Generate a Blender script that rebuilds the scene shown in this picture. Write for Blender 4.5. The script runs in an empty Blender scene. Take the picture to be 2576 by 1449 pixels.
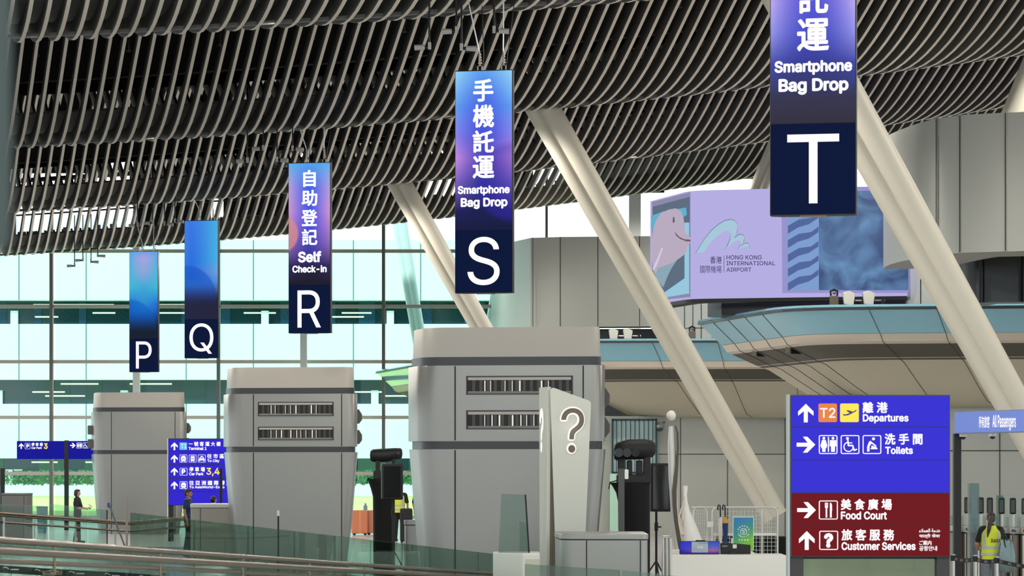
import bpy, bmesh, math, random
from mathutils import Vector, Matrix
from mathutils.geometry import delaunay_2d_cdt, interpolate_bezier
random.seed(7)
SC = bpy.context.scene
COL = SC.collection
F, CX, HY, CAMZ = 2576 * 100 / 36.0, 1288.0, 1155.0, 2.6   # focal length in pixels, principal column, horizon row, eye height

# ------------------------------------------------------------------ camera, sky, sun, exposure
cam_data = bpy.data.cameras.new('camera')
cam = bpy.data.objects.new('camera', cam_data)
COL.objects.link(cam)
cam.location = (0, 0, CAMZ)
cam.rotation_euler = (math.pi / 2, 0, 0)
cam_data.sensor_width = 36
cam_data.lens = 100
cam_data.shift_y = (HY - 724.5) / 2576
cam_data.clip_start = 0.1
cam_data.clip_end = 600
cam_data.dof.use_dof = True
cam_data.dof.focus_distance = 55
cam_data.dof.aperture_fstop = 7.5
SC.camera = cam

world = bpy.data.worlds.new('world')
SC.world = world
world.use_nodes = True
bg = world.node_tree.nodes['Background']
bg.inputs[0].default_value = (0.90, 0.985, 1.0, 1)
bg.inputs[1].default_value = 1.75

sun_data = bpy.data.lights.new('sun', 'SUN')
sun_data.energy = 4.2
sun_data.angle = 0.05
sun_data.color = (1.0, 0.97, 0.9)
sun = bpy.data.objects.new('sun', sun_data)
COL.objects.link(sun)
sun.location = (-20, 140, 60)
sun.rotation_euler = Vector((0.42, 0.62, -0.75)).to_track_quat('-Z', 'Y').to_euler()

SC.view_settings.view_transform = 'Standard'
SC.view_settings.look = 'None'
SC.view_settings.gamma = 1
SC.view_settings.exposure = 0.0
SC.view_settings.use_curve_mapping = False
SC.cycles.max_bounces = 8
SC.cycles.transparent_max_bounces = 24
SC.cycles.caustics_reflective = False
SC.cycles.caustics_refractive = False

# ------------------------------------------------------------------ helpers
def at(px, py, Y):
    return Vector(((px - CX) / F * Y, Y, CAMZ + (HY - py) / F * Y))

def hit(px, py, A, B, off=0.0):
    """point where the sight line through a photo pixel meets the upright plane over the plan line A-B, moved off towards the eye"""
    dx, dy = B[0] - A[0], B[1] - A[1]
    n = Vector((dy, -dx)).normalized()
    k = (px - CX) / F
    d = n.x * (A[0] + n.x * off) + n.y * (A[1] + n.y * off)
    Y = d / (n.x * k + n.y)
    return Vector((k * Y, Y, CAMZ + (HY - py) / F * Y))

def lin(c):
    r = []
    for v in c[:3]:
        v = v / 255.0
        r.append(v / 12.92 if v <= 0.04045 else ((v + 0.055) / 1.055) ** 2.4)
    return (r[0], r[1], r[2], 1)

MATS = {}
def mat(name, rgb, rough=0.5, metal=0.0, spec=0.5, emit=None, strength=1.0, noise=0.0, nscale=6.0, coat=0.0, bump=0.0):
    if name in MATS:
        return MATS[name]
    m = bpy.data.materials.new(name)
    m.use_nodes = True
    nt = m.node_tree
    b = nt.nodes['Principled BSDF']
    b.inputs['Base Color'].default_value = lin(rgb)
    b.inputs['Roughness'].default_value = rough
    b.inputs['Metallic'].default_value = metal
    b.inputs['Specular IOR Level'].default_value = spec
    b.inputs['Coat Weight'].default_value = coat
    if emit is not None:
        b.inputs['Emission Color'].default_value = lin(emit)
        b.inputs['Emission Strength'].default_value = strength
    if noise or bump:
        tc = nt.nodes.new('ShaderNodeTexCoord')
        nz = nt.nodes.new('ShaderNodeTexNoise')
        nz.inputs['Scale'].default_value = nscale
        nz.inputs['Detail'].default_value = 4
        nt.links.new(tc.outputs['Object'], nz.inputs['Vector'])
        if noise:
            mx = nt.nodes.new('ShaderNodeMix')
            mx.data_type = 'RGBA'
            mx.inputs[6].default_value = tuple(v * (1 - noise) for v in lin(rgb)[:3]) + (1,)
            mx.inputs[7].default_value = tuple(min(1, v * (1 + noise)) for v in lin(rgb)[:3]) + (1,)
            nt.links.new(nz.outputs['Fac'], mx.inputs[0])
            nt.links.new(mx.outputs[2], b.inputs['Base Color'])
        if bump:
            bp = nt.nodes.new('ShaderNodeBump')
            bp.inputs['Strength'].default_value = bump
            nt.links.new(nz.outputs['Fac'], bp.inputs['Height'])
            nt.links.new(bp.outputs['Normal'], b.inputs['Normal'])
    MATS[name] = m
    return m

def glow(name, rgb, s=1.0):
    """a lit surface: black body plus emission"""
    return mat(name, (4, 4, 5), 0.6, spec=0.0, emit=rgb, strength=s)

def glass(name, tint, ior=1.5, rough=0.0, refl=1.0):
    if name in MATS:
        return MATS[name]
    m = bpy.data.materials.new(name)
    m.use_nodes = True
    nt = m.node_tree
    nt.nodes.remove(nt.nodes['Principled BSDF'])
    out = nt.nodes['Material Output']
    tr = nt.nodes.new('ShaderNodeBsdfTransparent')
    tr.inputs[0].default_value = lin(tint)
    gl = nt.nodes.new('ShaderNodeBsdfGlossy')
    gl.inputs['Roughness'].default_value = rough
    gl.inputs['Color'].default_value = (refl, refl, refl, 1)
    fr = nt.nodes.new('ShaderNodeFresnel')
    fr.inputs['IOR'].default_value = ior
    mx = nt.nodes.new('ShaderNodeMixShader')
    geo = nt.nodes.new('ShaderNodeNewGeometry')
    inv = nt.nodes.new('ShaderNodeMath'); inv.operation = 'SUBTRACT'; inv.inputs[0].default_value = 1.0
    mul = nt.nodes.new('ShaderNodeMath'); mul.operation = 'MULTIPLY'
    nt.links.new(geo.outputs['Backfacing'], inv.inputs[1])
    nt.links.new(fr.outputs[0], mul.inputs[0]); nt.links.new(inv.outputs[0], mul.inputs[1])
    nt.links.new(mul.outputs[0], mx.inputs[0])
    nt.links.new(tr.outputs[0], mx.inputs[1])
    nt.links.new(gl.outputs[0], mx.inputs[2])
    nt.links.new(mx.outputs[0], out.inputs[0])
    MATS[name] = m
    return m

class MB:
    """collects shapes; build() links them as ONE mesh object"""
    def __init__(self):
        self.v, self.f, self.uv = [], [], None
    def add(self, vs, fs):
        o = len(self.v)
        self.v += [Vector(p) for p in vs]
        self.f += [[i + o for i in q] for q in fs]
        return self
    def box(self, x0, x1, y0, y1, z0, z1):
        vs = [(x0, y0, z0), (x1, y0, z0), (x1, y1, z0), (x0, y1, z0), (x0, y0, z1), (x1, y0, z1), (x1, y1, z1), (x0, y1, z1)]
        return self.add(vs, [(0, 3, 2, 1), (4, 5, 6, 7), (0, 1, 5, 4), (1, 2, 6, 5), (2, 3, 7, 6), (3, 0, 4, 7)])
    def loft(self, rings, cap=True, closed=True):
        n = len(rings[0])
        o = len(self.v)
        for r in rings:
            self.v += [Vector(p) for p in r]
        m = n if closed else n - 1
        for k in range(len(rings) - 1):
            for i in range(m):
                j = (i + 1) % n
                a = o + k * n
                self.f.append([a + i, a + j, a + n + j, a + n + i])
        if cap and closed:
            self.f.append([o + i for i in reversed(range(n))])
            self.f.append([o + (len(rings) - 1) * n + i for i in range(n)])
        return self
    def tube(self, pts, r, n=10, r2=None):
        pts = [Vector(p) for p in pts]
        rings = []
        up = None
        for i, p in enumerate(pts):
            a = pts[max(i - 1, 0)]
            b = pts[min(i + 1, len(pts) - 1)]
            d = (b - a).normalized()
            if up is None:
                up = Vector((0, 0, 1)) if abs(d.z) < 0.9 else Vector((0, 1, 0))
            s = d.cross(up).normalized()
            u = s.cross(d).normalized()
            up = u
            rr = r if r2 is None else r + (r2 - r) * i / (len(pts) - 1)
            rings.append([p + (s * math.cos(t) + u * math.sin(t)) * rr for t in [2 * math.pi * k / n for k in range(n)]])
        return self.loft(rings)
    def ball(self, c, rx, ry=None, rz=None, n=14, m=9):
        ry = rx if ry is None else ry
        rz = rx if rz is None else rz
        c = Vector(c)
        vs = [c + Vector((0, 0, -rz))]
        for k in range(1, m):
            t = math.pi * k / m
            for i in range(n):
                a = 2 * math.pi * i / n
                vs.append(c + Vector((rx * math.sin(t) * math.cos(a), ry * math.sin(t) * math.sin(a), -rz * math.cos(t))))
        vs.append(c + Vector((0, 0, rz)))
        fs = [(0, 1 + (i + 1) % n, 1 + i) for i in range(n)]
        for k in range(m - 2):
            for i in range(n):
                a, b = 1 + k * n + i, 1 + k * n + (i + 1) % n
                fs.append((a, b, b + n, a + n))
        e = len(vs) - 1
        o = 1 + (m - 2) * n
        fs += [(e, o + i, o + (i + 1) % n) for i in range(n)]
        return self.add(vs, fs)
    def capsule(self, p0, p1, r0, r1, n=12):
        p0, p1 = Vector(p0), Vector(p1)
        d = p1 - p0
        L = d.length
        if L < 1e-6:
            return self.ball(p0, r0)
        d /= L
        prof = [(-r0, 0.02 * r0)]
        for a in (-60, -30, 0):
            prof.append((r0 * math.sin(math.radians(a)), r0 * math.cos(math.radians(a))))
        for a in (0, 30, 60):
            prof.append((L + r1 * math.sin(math.radians(a)), r1 * math.cos(math.radians(a))))
        prof.append((L + r1, 0.02 * r1))
        up = Vector((0, 0, 1)) if abs(d.z) < 0.9 else Vector((0, 1, 0))
        s = d.cross(up).normalized()
        u = s.cross(d)
        return self.loft([[p0 + d * h + (s * math.cos(t) + u * math.sin(t)) * r for t in [2 * math.pi * k / n for k in range(n)]] for h, r in prof])
    def prism(self, poly, y0, y1):
        """outline (x, z) made solid from y0 to y1"""
        n = len(poly)
        vs = [(p[0], y0, p[1]) for p in poly] + [(p[0], y1, p[1]) for p in poly]
        fs = [list(range(n)), list(reversed(range(n, 2 * n)))]
        fs += [(i, n + i, n + (i + 1) % n, (i + 1) % n) for i in range(n)]
        return self.add(vs, fs)
    def slab(self, poly, z0, z1):
        n = len(poly)
        return self.loft([[(p[0], p[1], z0) for p in poly], [(p[0], p[1], z1) for p in poly]])
    def ring(self, outer, inner, y0, y1):
        n = len(outer)
        vs = [(p[0], y0, p[1]) for p in outer] + [(p[0], y0, p[1]) for p in inner] + [(p[0], y1, p[1]) for p in outer] + [(p[0], y1, p[1]) for p in inner]
        fs = []
        for i in range(n):
            j = (i + 1) % n
            fs += [(i, j, n + j, n + i), (2 * n + i, 3 * n + i, 3 * n + j, 2 * n + j), (i, 2 * n + i, 2 * n + j, j), (n + i, n + j, 3 * n + j, 3 * n + i)]
        return self.add(vs, fs)
    def stroke(self, pts, wd, y0, y1, n=8):
        """round-ended line of width wd in the x-z plane"""
        for a, b in zip(pts[:-1], pts[1:]):
            a2, b2 = Vector(a), Vector(b)
            d = b2 - a2
            ang = math.atan2(d.y, d.x)
            poly = []
            for k in range(n + 1):
                t = ang + math.pi / 2 + math.pi * k / n
                poly.append((a2.x + math.cos(t) * wd / 2, a2.y + math.sin(t) * wd / 2))
            for k in range(n + 1):
                t = ang - math.pi / 2 + math.pi * k / n
                poly.append((b2.x + math.cos(t) * wd / 2, b2.y + math.sin(t) * wd / 2))
            self.prism(poly, y0, y1)
        return self
    def disc(self, c, r, y0, y1, n=20):
        return self.prism([(c[0] + r * math.cos(2 * math.pi * k / n), c[1] + r * math.sin(2 * math.pi * k / n)) for k in range(n)], y0, y1)
    def wall(self, pts, z0, z1, t):
        """upright strip of thickness t over the plan path pts (thickness goes away from the eye)"""
        n = len(pts)
        inner = []
        for i, p in enumerate(pts):
            a, b = pts[max(i - 1, 0)], pts[min(i + 1, n - 1)]
            d = Vector((b[0] - a[0], b[1] - a[1])).normalized()
            inner.append((p[0] - d.y * t, p[1] + d.x * t))
        return self.slab(list(pts) + inner[::-1], z0, z1)
    def build(self, name, m=None, parent=None, smooth=False, bevel=0.0, seg=2, loc=None, rz=0.0, angle=40):
        me = bpy.data.meshes.new(name)
        me.from_pydata([tuple(v) for v in self.v], [], self.f)
        if smooth or bevel:
            bm = bmesh.new()
            bm.from_mesh(me)
            bmesh.ops.recalc_face_normals(bm, faces=bm.faces)
            for e in bm.edges:
                if len(e.link_faces) == 2:
                    e.smooth = e.calc_face_angle(0) < math.radians(angle)
            for fc in bm.faces:
                fc.smooth = bool(smooth)
            bm.to_mesh(me)
            bm.free()
        if self.uv:
            lay = me.uv_layers.new(name='uv')
            for k, p in enumerate(self.uv):
                lay.data[k].uv = p
        me.validate()
        ob = bpy.data.objects.new(name, me)
        COL.objects.link(ob)
        if m is not None:
            me.materials.append(m)
        if bevel:
            md = ob.modifiers.new('bevel', 'BEVEL')
            md.width = bevel
            md.segments = seg
            md.limit_method = 'ANGLE'
            md.angle_limit = math.radians(35)
        if parent is not None:
            ob.parent = parent
        if loc is not None:
            ob.location = loc
        if rz:
            ob.rotation_euler = (0, 0, rz)
        return ob

def tag(o, label=None, cat=None, group=None, kind=None):
    if label: o['label'] = label
    if cat: o['category'] = cat
    if group: o['group'] = group
    if kind: o['kind'] = kind
    return o

def thing(name, label, cat, loc=(0, 0, 0), rz=0.0, group=None):
    o = bpy.data.objects.new(name, None)
    o.empty_display_size = 0.2
    COL.objects.link(o)
    o.location = loc
    o.rotation_euler = (0, 0, rz)
    return tag(o, label, cat, group)

def copy_tree(o, parent=None):
    c = o.copy()
    COL.objects.link(c)
    c.parent = parent
    for ch in list(o.children):
        copy_tree(ch, c)
    return c

def rrect(x0, x1, z0, z1, r, n=5):
    pts = []
    for cx, cz, a0 in ((x1 - r, z1 - r, 0), (x0 + r, z1 - r, 90), (x0 + r, z0 + r, 180), (x1 - r, z0 + r, 270)):
        for k in range(n + 1):
            a = math.radians(a0 + 90 * k / n)
            pts.append((cx + r * math.cos(a), cz + r * math.sin(a)))
    return pts

def rounded(poly, radii, n=8):
    out = []
    N = len(poly)
    for i in range(N):
        p = Vector(poly[i]); a = Vector(poly[i - 1]); b = Vector(poly[(i + 1) % N])
        r = radii[i]
        if r <= 0:
            out.append((p.x, p.y)); continue
        u = (a - p).normalized(); v = (b - p).normalized()
        half = math.acos(max(-1, min(1, u.dot(v)))) / 2
        t = r / math.tan(half)
        c = p + (u + v).normalized() * (r / math.sin(half))
        s = p + u * t; e = p + v * t
        a0 = math.atan2(s.y - c.y, s.x - c.x); a1 = math.atan2(e.y - c.y, e.x - c.x)
        while a1 - a0 > math.pi: a1 -= 2 * math.pi
        while a1 - a0 < -math.pi: a1 += 2 * math.pi
        for k in range(n + 1):
            t2 = a0 + (a1 - a0) * k / n
            out.append((c.x + r * math.cos(t2), c.y + r * math.sin(t2)))
    return out

GLYPHS = {}
try:
    # the plain sans face that Blender itself ships for its interface; the built-in face otherwise
    FACE = bpy.data.fonts.load(bpy.utils.system_resource('DATAFILES', path='fonts') + '/Inter.woff2')
except Exception:
    FACE = None
def glyph_mesh(body, bold, spacing=1.0):
    key = (body, bold, spacing)
    if key not in GLYPHS:
        cu = bpy.data.curves.new('lettering', 'FONT')
        cu.body = body
        if FACE and all(ord(ch) < 128 for ch in body): cu.font = FACE
        cu.space_character = spacing
        cu.resolution_u = 4
        cu.extrude = 0.5
        tmp = bpy.data.objects.new('lettering', cu)
        COL.objects.link(tmp)
        bpy.context.view_layer.update()
        dg = bpy.context.evaluated_depsgraph_get()
        if FACE and cu.font == FACE:
            # outlines of this face overlap, so fill them by winding number
            loops = []
            for sp in tmp.to_curve(dg).splines:
                bp = sp.bezier_points
                lp = []
                for i in range(len(bp)):
                    a, b = bp[i], bp[(i + 1) % len(bp)]
                    if (a.handle_right - a.co).length < 1e-6 and (b.handle_left - b.co).length < 1e-6:
                        lp.append(a.co.copy())
                    else:
                        lp += interpolate_bezier(a.co, a.handle_right, b.handle_left, b.co, 6)[:-1]
                loops.append([Vector((p.x, p.y)) for p in lp])
            tmp.to_curve_clear()
            P2_, E_ = [], []
            for lp in loops:
                o = len(P2_)
                P2_ += lp
                E_ += [(o + i, o + (i + 1) % len(lp)) for i in range(len(lp))]
            r = delaunay_2d_cdt(P2_, E_, [], 0, 1e-5)
            def winding(c):
                w = 0
                for lp in loops:
                    for i in range(len(lp)):
                        a, b = lp[i - 1], lp[i]
                        if (a.y > c.y) != (b.y > c.y):
                            if a.x + (c.y - a.y) / (b.y - a.y) * (b.x - a.x) > c.x:
                                w += 1 if b.y > a.y else -1
                return w
            vs = [Vector((p.x, p.y, 0.5)) for p in r[0]]
            fs = [list(f) for f in r[2] if winding((r[0][f[0]] + r[0][f[1]] + r[0][f[2]]) / 3) != 0]
            used = sorted({i for f in fs for i in f})
            mp = {i: k for k, i in enumerate(used)}
            vs = [vs[i] for i in used]
            fs = [[mp[i] for i in f] for f in fs]
            bpy.data.objects.remove(tmp)
            bpy.data.curves.remove(cu)
        else:
            me = bpy.data.meshes.new_from_object(tmp.evaluated_get(dg))
            vs = [v.co.copy() for v in me.vertices]
            fs = [list(p.vertices) for p in me.polygons]
            bpy.data.objects.remove(tmp)
            bpy.data.curves.remove(cu)
            bpy.data.meshes.remove(me)
        if bold > 0:
            # heavier strokes: the same outline laid over itself, nudged all round
            v0, f0 = vs, fs
            vs, fs = [], []
            for k in range(9):
                dx, dy = (0, 0) if k == 8 else (bold * math.cos(k * math.pi / 4), bold * math.sin(k * math.pi / 4))
                o = len(vs)
                vs += [Vector((v.x + dx, v.y + dy, v.z + 0.06 * k)) for v in v0]
                fs += [[i + o for i in q] for q in f0]
        x0 = min(v.x for v in vs); x1 = max(v.x for v in vs); y0 = min(v.y for v in vs); y1 = max(v.y for v in vs)
        GLYPHS[key] = ([((v.x - x0) / max(x1 - x0, 1e-6), (v.y - y0) / max(y1 - y0, 1e-6), v.z + 0.5) for v in vs], fs)
    return GLYPHS[key]

def text(body, x0, x1, z0, z1, y, m, parent, bold=0.02, t=0.012, name='lettering', mb=None, spacing=1.0):
    """lettering filling the box x0..x1, z0..z1 on the plane y (front towards -y)"""
    vs, fs = glyph_mesh(body, bold, spacing)
    b = mb or MB()
    b.add([(x0 + v[0] * (x1 - x0), y - v[2] * t, z0 + v[1] * (z1 - z0)) for v in vs], fs)
    if mb is None:
        return b.build(name, m, parent)

WHITE = glow('lit_white', (255, 252, 255), 1.05)

# ------------------------------------------------------------------ materials
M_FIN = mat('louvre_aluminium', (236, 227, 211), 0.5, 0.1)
M_FIN_SHADE = mat('louvre_side_shade', (104, 102, 99), 0.55, 0.1)  # darker copy of the fin aluminium: shade on the sides put into colour
M_GUTTER = mat('gutter_grey', (92, 91, 89), 0.55, 0.2)
M_RAIL = mat('rail_bronze_steel', (118, 106, 92), 0.34, 0.85)
M_DECK = mat('roof_void_black', (16, 16, 17), 0.9)
M_STEEL = mat('brushed_steel', (176, 172, 166), 0.28, 0.95, noise=0.05, nscale=20)
M_SILVER = mat('silver_panel', (139, 138, 134), 0.34, 0.55, noise=0.03, nscale=1.5)
M_CAP = mat('cap_panel', (172, 166, 158), 0.5, 0.2)
M_BAND = mat('graphite_band', (58, 59, 61), 0.4, 0.3)
M_BLACK = mat('matt_black', (14, 14, 15), 0.6)
M_BLACKG = mat('gloss_black', (20, 22, 24), 0.15)
M_CLOTH = mat('black_cloth', (8, 8, 9), 0.95)
M_WHITEP = mat('white_paint', (226, 224, 214), 0.42)
M_STRUT = mat('strut_paint', (206, 200, 184), 0.5)
M_DESK = mat('white_solid_surface', (226, 224, 216), 0.3)
M_GREYW = mat('grey_panel', (178, 179, 171), 0.38, 0.15, noise=0.02, nscale=0.7)
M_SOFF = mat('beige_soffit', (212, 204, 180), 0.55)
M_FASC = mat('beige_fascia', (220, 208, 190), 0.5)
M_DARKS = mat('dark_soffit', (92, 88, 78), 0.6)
M_TEAL = mat('teal_fascia_glass', (152, 208, 226), 0.06, 0.0, spec=0.9)
M_SEAM = mat('seam_dark', (40, 40, 38), 0.8)
M_SKIN = mat('skin', (196, 146, 118), 0.55)
M_HAIR = mat('dark_hair', (26, 20, 18), 0.5)
M_GLASSF = glass('facade_glass', (232, 250, 249), 1.35, refl=0.8)
M_GLASSR = glass('balustrade_glass', (212, 228, 221), 1.6, refl=0.8)
M_GLASSC = glass('clear_glass', (196, 226, 220), 1.5, refl=0.7)

# ------------------------------------------------------------------ ground, floor, facade
floor = MB().box(-60, 60, -20, 125, -0.3, 0).build('floor', mat('floor_stone', (198, 194, 194), 0.22, 0.0, noise=0.05, nscale=0.8))
tag(floor, 'pale polished stone concourse floor', 'floor', kind='structure')

g = MB()
nx, ny = 60, 24
for j in range(ny + 1):
    for i in range(nx + 1):
        y = 125.4 + 37 * j / ny
        g.v.append(Vector((-55 + 110 * i / nx, y, -0.05 + 0.5 * (j / ny) ** 2 + 0.06 * random.random() * (j > 2))))
for j in range(ny):
    for i in range(nx):
        a = j * (nx + 1) + i
        g.f.append([a, a + 1, a + nx + 2, a + nx + 1])
lawn = g.build('lawn', mat('lawn_green', (196, 214, 128), 0.9, noise=0.25, nscale=1.2), smooth=True)
tag(lawn, 'bright green lawn outside the glass facade', 'lawn', kind='structure')

floor_dark = MB().slab([(-24, 84), (-24, 40), (-0.4, 40), (-0.9, 56), (-6.5, 84)], 0.0, 0.005).build('floor_dark_field', mat('dark_field_tone', (84, 92, 90), 0.25, noise=0.1, nscale=3))  # made-up dark field, darkens what shows through the balustrade glass
tag(floor_dark, 'added dark floor field beyond the glass balustrade', 'floor', kind='structure')

# the ribbed, waving ceiling: fins run away from the eye and drift left, troughs run across
def line_x(u, y): return 12.25 + u - 0.253 * y
def trough_z(u, y): return CAMZ + 7.95 + 0.075 * u + 0.0017 * u * u - (y - 60) * 0.0085
def wave_z(u, y): return trough_z(u, y) + 1.35 * (1 - math.cos(2 * math.pi * (y - 51) / 17.0))
Y0, Y1 = 33.0, 105.0
deck = MB()
deck.box(-46, 46, 30, 126, 16.4, 16.8)
deck.box(-46, 46, 29.7, 30, 10.6, 16.8)  # this and the side bulkheads: added out of view, keep sky light out
deck.box(-33, -32.7, 30, 126, 9.8, 16.4)
deck.box(36, 36.3, 30, 126, 9.8, 16.4)
rr = random.Random(21)
xx = -32.0
while xx < 34:
    wd = rr.uniform(0.8, 4.2)
    hh = rr.choice((16.4, 16.4, 13.4, 12.4, 11.6))
    zl = 0.5 + CAMZ + (trough_z(xx + 13, 102) - CAMZ) * 107 / 102
    deck.box(xx, xx + wd, 107, 107.3, zl if hh > 14 else zl + 1.2 + 1.5 * rr.random(), 16.4)  # dark blocks added to break up the bright gap at the end
    xx += wd + rr.choice((0.0, 0.1, 0.5, 1.2))
ceiling = deck.build('ceiling', M_DECK)
tag(ceiling, 'undulating ceiling of grey metal louvre fins below a black void', 'ceiling', kind='structure')
NF = 99
extra = MB()
for i in range(NF + 26):
    u = -10.4 + 0.325 * i
    b = MB()
    rings = []
    n = 150
    for k in range(n + 1):
        y = Y0 + (Y1 - Y0) * k / n
        x, z = line_x(u, y), wave_z(u, y)
        w = 0.036
        h = 0.34
        rings.append([(x - w, y, z), (x + w, y, z), (x + w, y, z + h), (x - w, y, z + h)])
    if i >= NF:
        extra.loft(rings)
        continue
    b.loft(rings)
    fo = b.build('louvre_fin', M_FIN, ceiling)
    fo.data.materials.append(M_FIN_SHADE)
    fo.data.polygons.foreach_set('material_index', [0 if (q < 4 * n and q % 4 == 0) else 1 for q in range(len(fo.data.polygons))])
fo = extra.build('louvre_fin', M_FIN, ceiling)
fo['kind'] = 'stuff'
fo.data.materials.append(M_FIN_SHADE)
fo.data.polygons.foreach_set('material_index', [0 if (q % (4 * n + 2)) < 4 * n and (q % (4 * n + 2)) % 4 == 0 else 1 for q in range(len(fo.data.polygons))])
def cross_strip(ya, yb, zoff, thick, nu=40, ny=10, wave=True):
    b = MB()
    for s in range(nu):
        u0, u1 = -11 + 41.5 * s / nu, -11 + 41.5 * (s + 1) / nu
        ra = []
        for u in (u0, u1):
            for k in range(ny + 1):
                y = ya + (yb - ya) * k / ny
                ra.append((u, y))
        rings = []
        for k in range(ny + 1):
            y = ya + (yb - ya) * k / ny
            f = wave_z if wave else trough_z
            rings.append([(line_x(u0, y), y, f(u0, y) + zoff), (line_x(u1, y), y, f(u1, y) + zoff),
                          (line_x(u1, y), y, f(u1, y) + zoff + thick), (line_x(u0, y), y, f(u0, y) + zoff + thick)])
        b.loft(rings)
    return b
for yt in (34, 51, 68, 85, 102):
    cross_strip(yt - 1.6, yt + 1.6, 0.345, 0.05).build('gutter_panel', M_GUTTER, ceiling)
    cross_strip(yt - 0.03, yt + 0.03, 0.02, 0.07, ny=1, wave=False).build('trough_rail', mat('rail_dark', (112, 110, 104), 0.4, 0.3), ceiling)
    if yt < 100:
        cross_strip(yt + 2.6, yt + (15.2 if yt < 84 else 8.0), 1.0, 0.04, ny=14).build('dark_void_sheet', M_DECK, ceiling)  # black sheet added to keep the gaps between the fins dark
    b = MB()
    for s in range(150):
        u = -10.9 + 0.325 * (s // 1) * 0.7 + random.uniform(-0.1, 0.1)
        if u > 22 or random.random() < 0.3: continue
        y = yt + random.choice((1.7, 1.9, 2.1))
        x, z = line_x(u, y), wave_z(u, y) + 0.40
        w = random.uniform(0.05, 0.13)
        b.box(x - w, x + w, y - 0.02, y + 0.02, z, z + random.uniform(0.12, 0.34))
    br = b.build('light_fleck', mat('fleck_white', (236, 238, 238), 0.5), ceiling)  # white plates stand in for flecks of daylight above the gutters
    br['kind'] = 'stuff'
    b = MB()
    for q in range(5):
        y = yt - 11 + 2.1 * q
        z = wave_z(5, y) + 0.6
        b.tube([(line_x(u, y), y, wave_z(u, y) + 0.62) for u in range(-11, 31, 2)], 0.03 + 0.05 * (q % 2), 8)
    b.build('service_pipe', mat('pipe_grey', (70, 68, 64), 0.5), ceiling)
    b = MB()
    for q in range(16):
        u = -9 + 2.05 * q
        y = yt - 4.5
        x, z = line_x(u + 0.16, y), wave_z(u, y)
        b.tube([(x, y, z + 0.95), (x, y, z + 0.25)], 0.05, 8)
        b.tube([(x, y, z + 0.25), (x, y, z + 0.02)], 0.022, 8)
        b.tube([(x - 0.06, y, z + 0.05), (x + 0.06, y, z + 0.05)], 0.018, 6)
    b.build('sprinkler_pipe', mat('pipe_dark', (48, 47, 46), 0.5), ceiling)

# the hall's own lamps: downlights set along the troughs
for yt, en in ((34, 900), (51, 950), (68, 1000), (85, 1350), (102, 1350)):
    for u in (-8, -3.6, 3.4, 13, 20):
        ld = bpy.data.lights.new('downlight', 'SPOT')
        ld.energy = en
        ld.spot_size = math.radians(174)
        ld.spot_blend = 0.25
        ld.shadow_soft_size = 0.25
        ld.color = (1.0, 0.95, 0.86)
        lo = bpy.data.objects.new('downlight', ld)
        COL.objects.link(lo)
        lo.location = (line_x(u, yt), yt - 0.4, trough_z(u, yt) - 0.12)
# glass facade at the far end of the hall
YF = 125.0
M_MULL = mat('mullion_grey', (120, 122, 116), 0.45, 0.2)
M_TRANS = mat('transom_grey', (206, 200, 188), 0.45, 0.2)
facade = MB()
facade.box(at(-700, 0, YF).x, at(1262, 0, YF).x, YF - 0.1, YF + 0.1, -0.05, 0.12)
facade = facade.build('window_1', M_TRANS)
tag(facade, 'tall glass curtain wall at the far end of the hall', 'window', kind='structure')
for py in (632, 771, 910, 1050, 1191):
    a = at(-700, py, YF)
    MB().box(a.x, at(1246, py, YF).x, YF - 0.14, YF + 0.06, a.z - 0.075, a.z + 0.075).build('transom', M_TRANS, facade)
for px in (-700, -285, 130, 550, 965):
    x = at(px, 0, YF).x
    MB().box(x - 0.07, x + 0.07, YF - 0.2, YF + 0.1, 0.1, 13.2).build('mullion', M_MULL, facade)
for px in (-285, 130, 550, 965, 1246):
    x1 = at(px, 0, YF).x
    x0 = at(px - 415 if px < 1200 else 965, 0, YF).x
    MB().box(x0 + 0.06, x1 - 0.06, YF + 0.0, YF + 0.02, 0.12, 13.2).build('glass_pane', M_GLASSF, facade)
for px in (343.5, 764):
    x = at(px, 0, YF - 1).x
    c = MB().box(x - 0.14, x + 0.14, YF - 1.2, YF - 0.8, 0, 13.4).build('column_1', mat('post_white', (240, 243, 238), 0.5))
    tag(c, 'slim pale facade post standing behind the %s sign' % ('P' if px < 500 else 'R'), 'post', kind='structure')
# clerestory glazing above the far grey block
for px in (1375,):
    x = at(px, 0, 112).x
    MB().box(x - 0.05, x + 0.05, 111.9, 112.1, 9, 14.5).build('mullion', M_MULL, facade)
x = at(1597, 0, 108).x
tag(MB().box(x - 0.22, x + 0.22, 107.8, 108.2, 6, 14.5).build('column_2', mat('post_white', (240, 243, 238), 0.5)), 'pale square post rising above the far grey panelled block', 'post', kind='structure')

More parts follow.
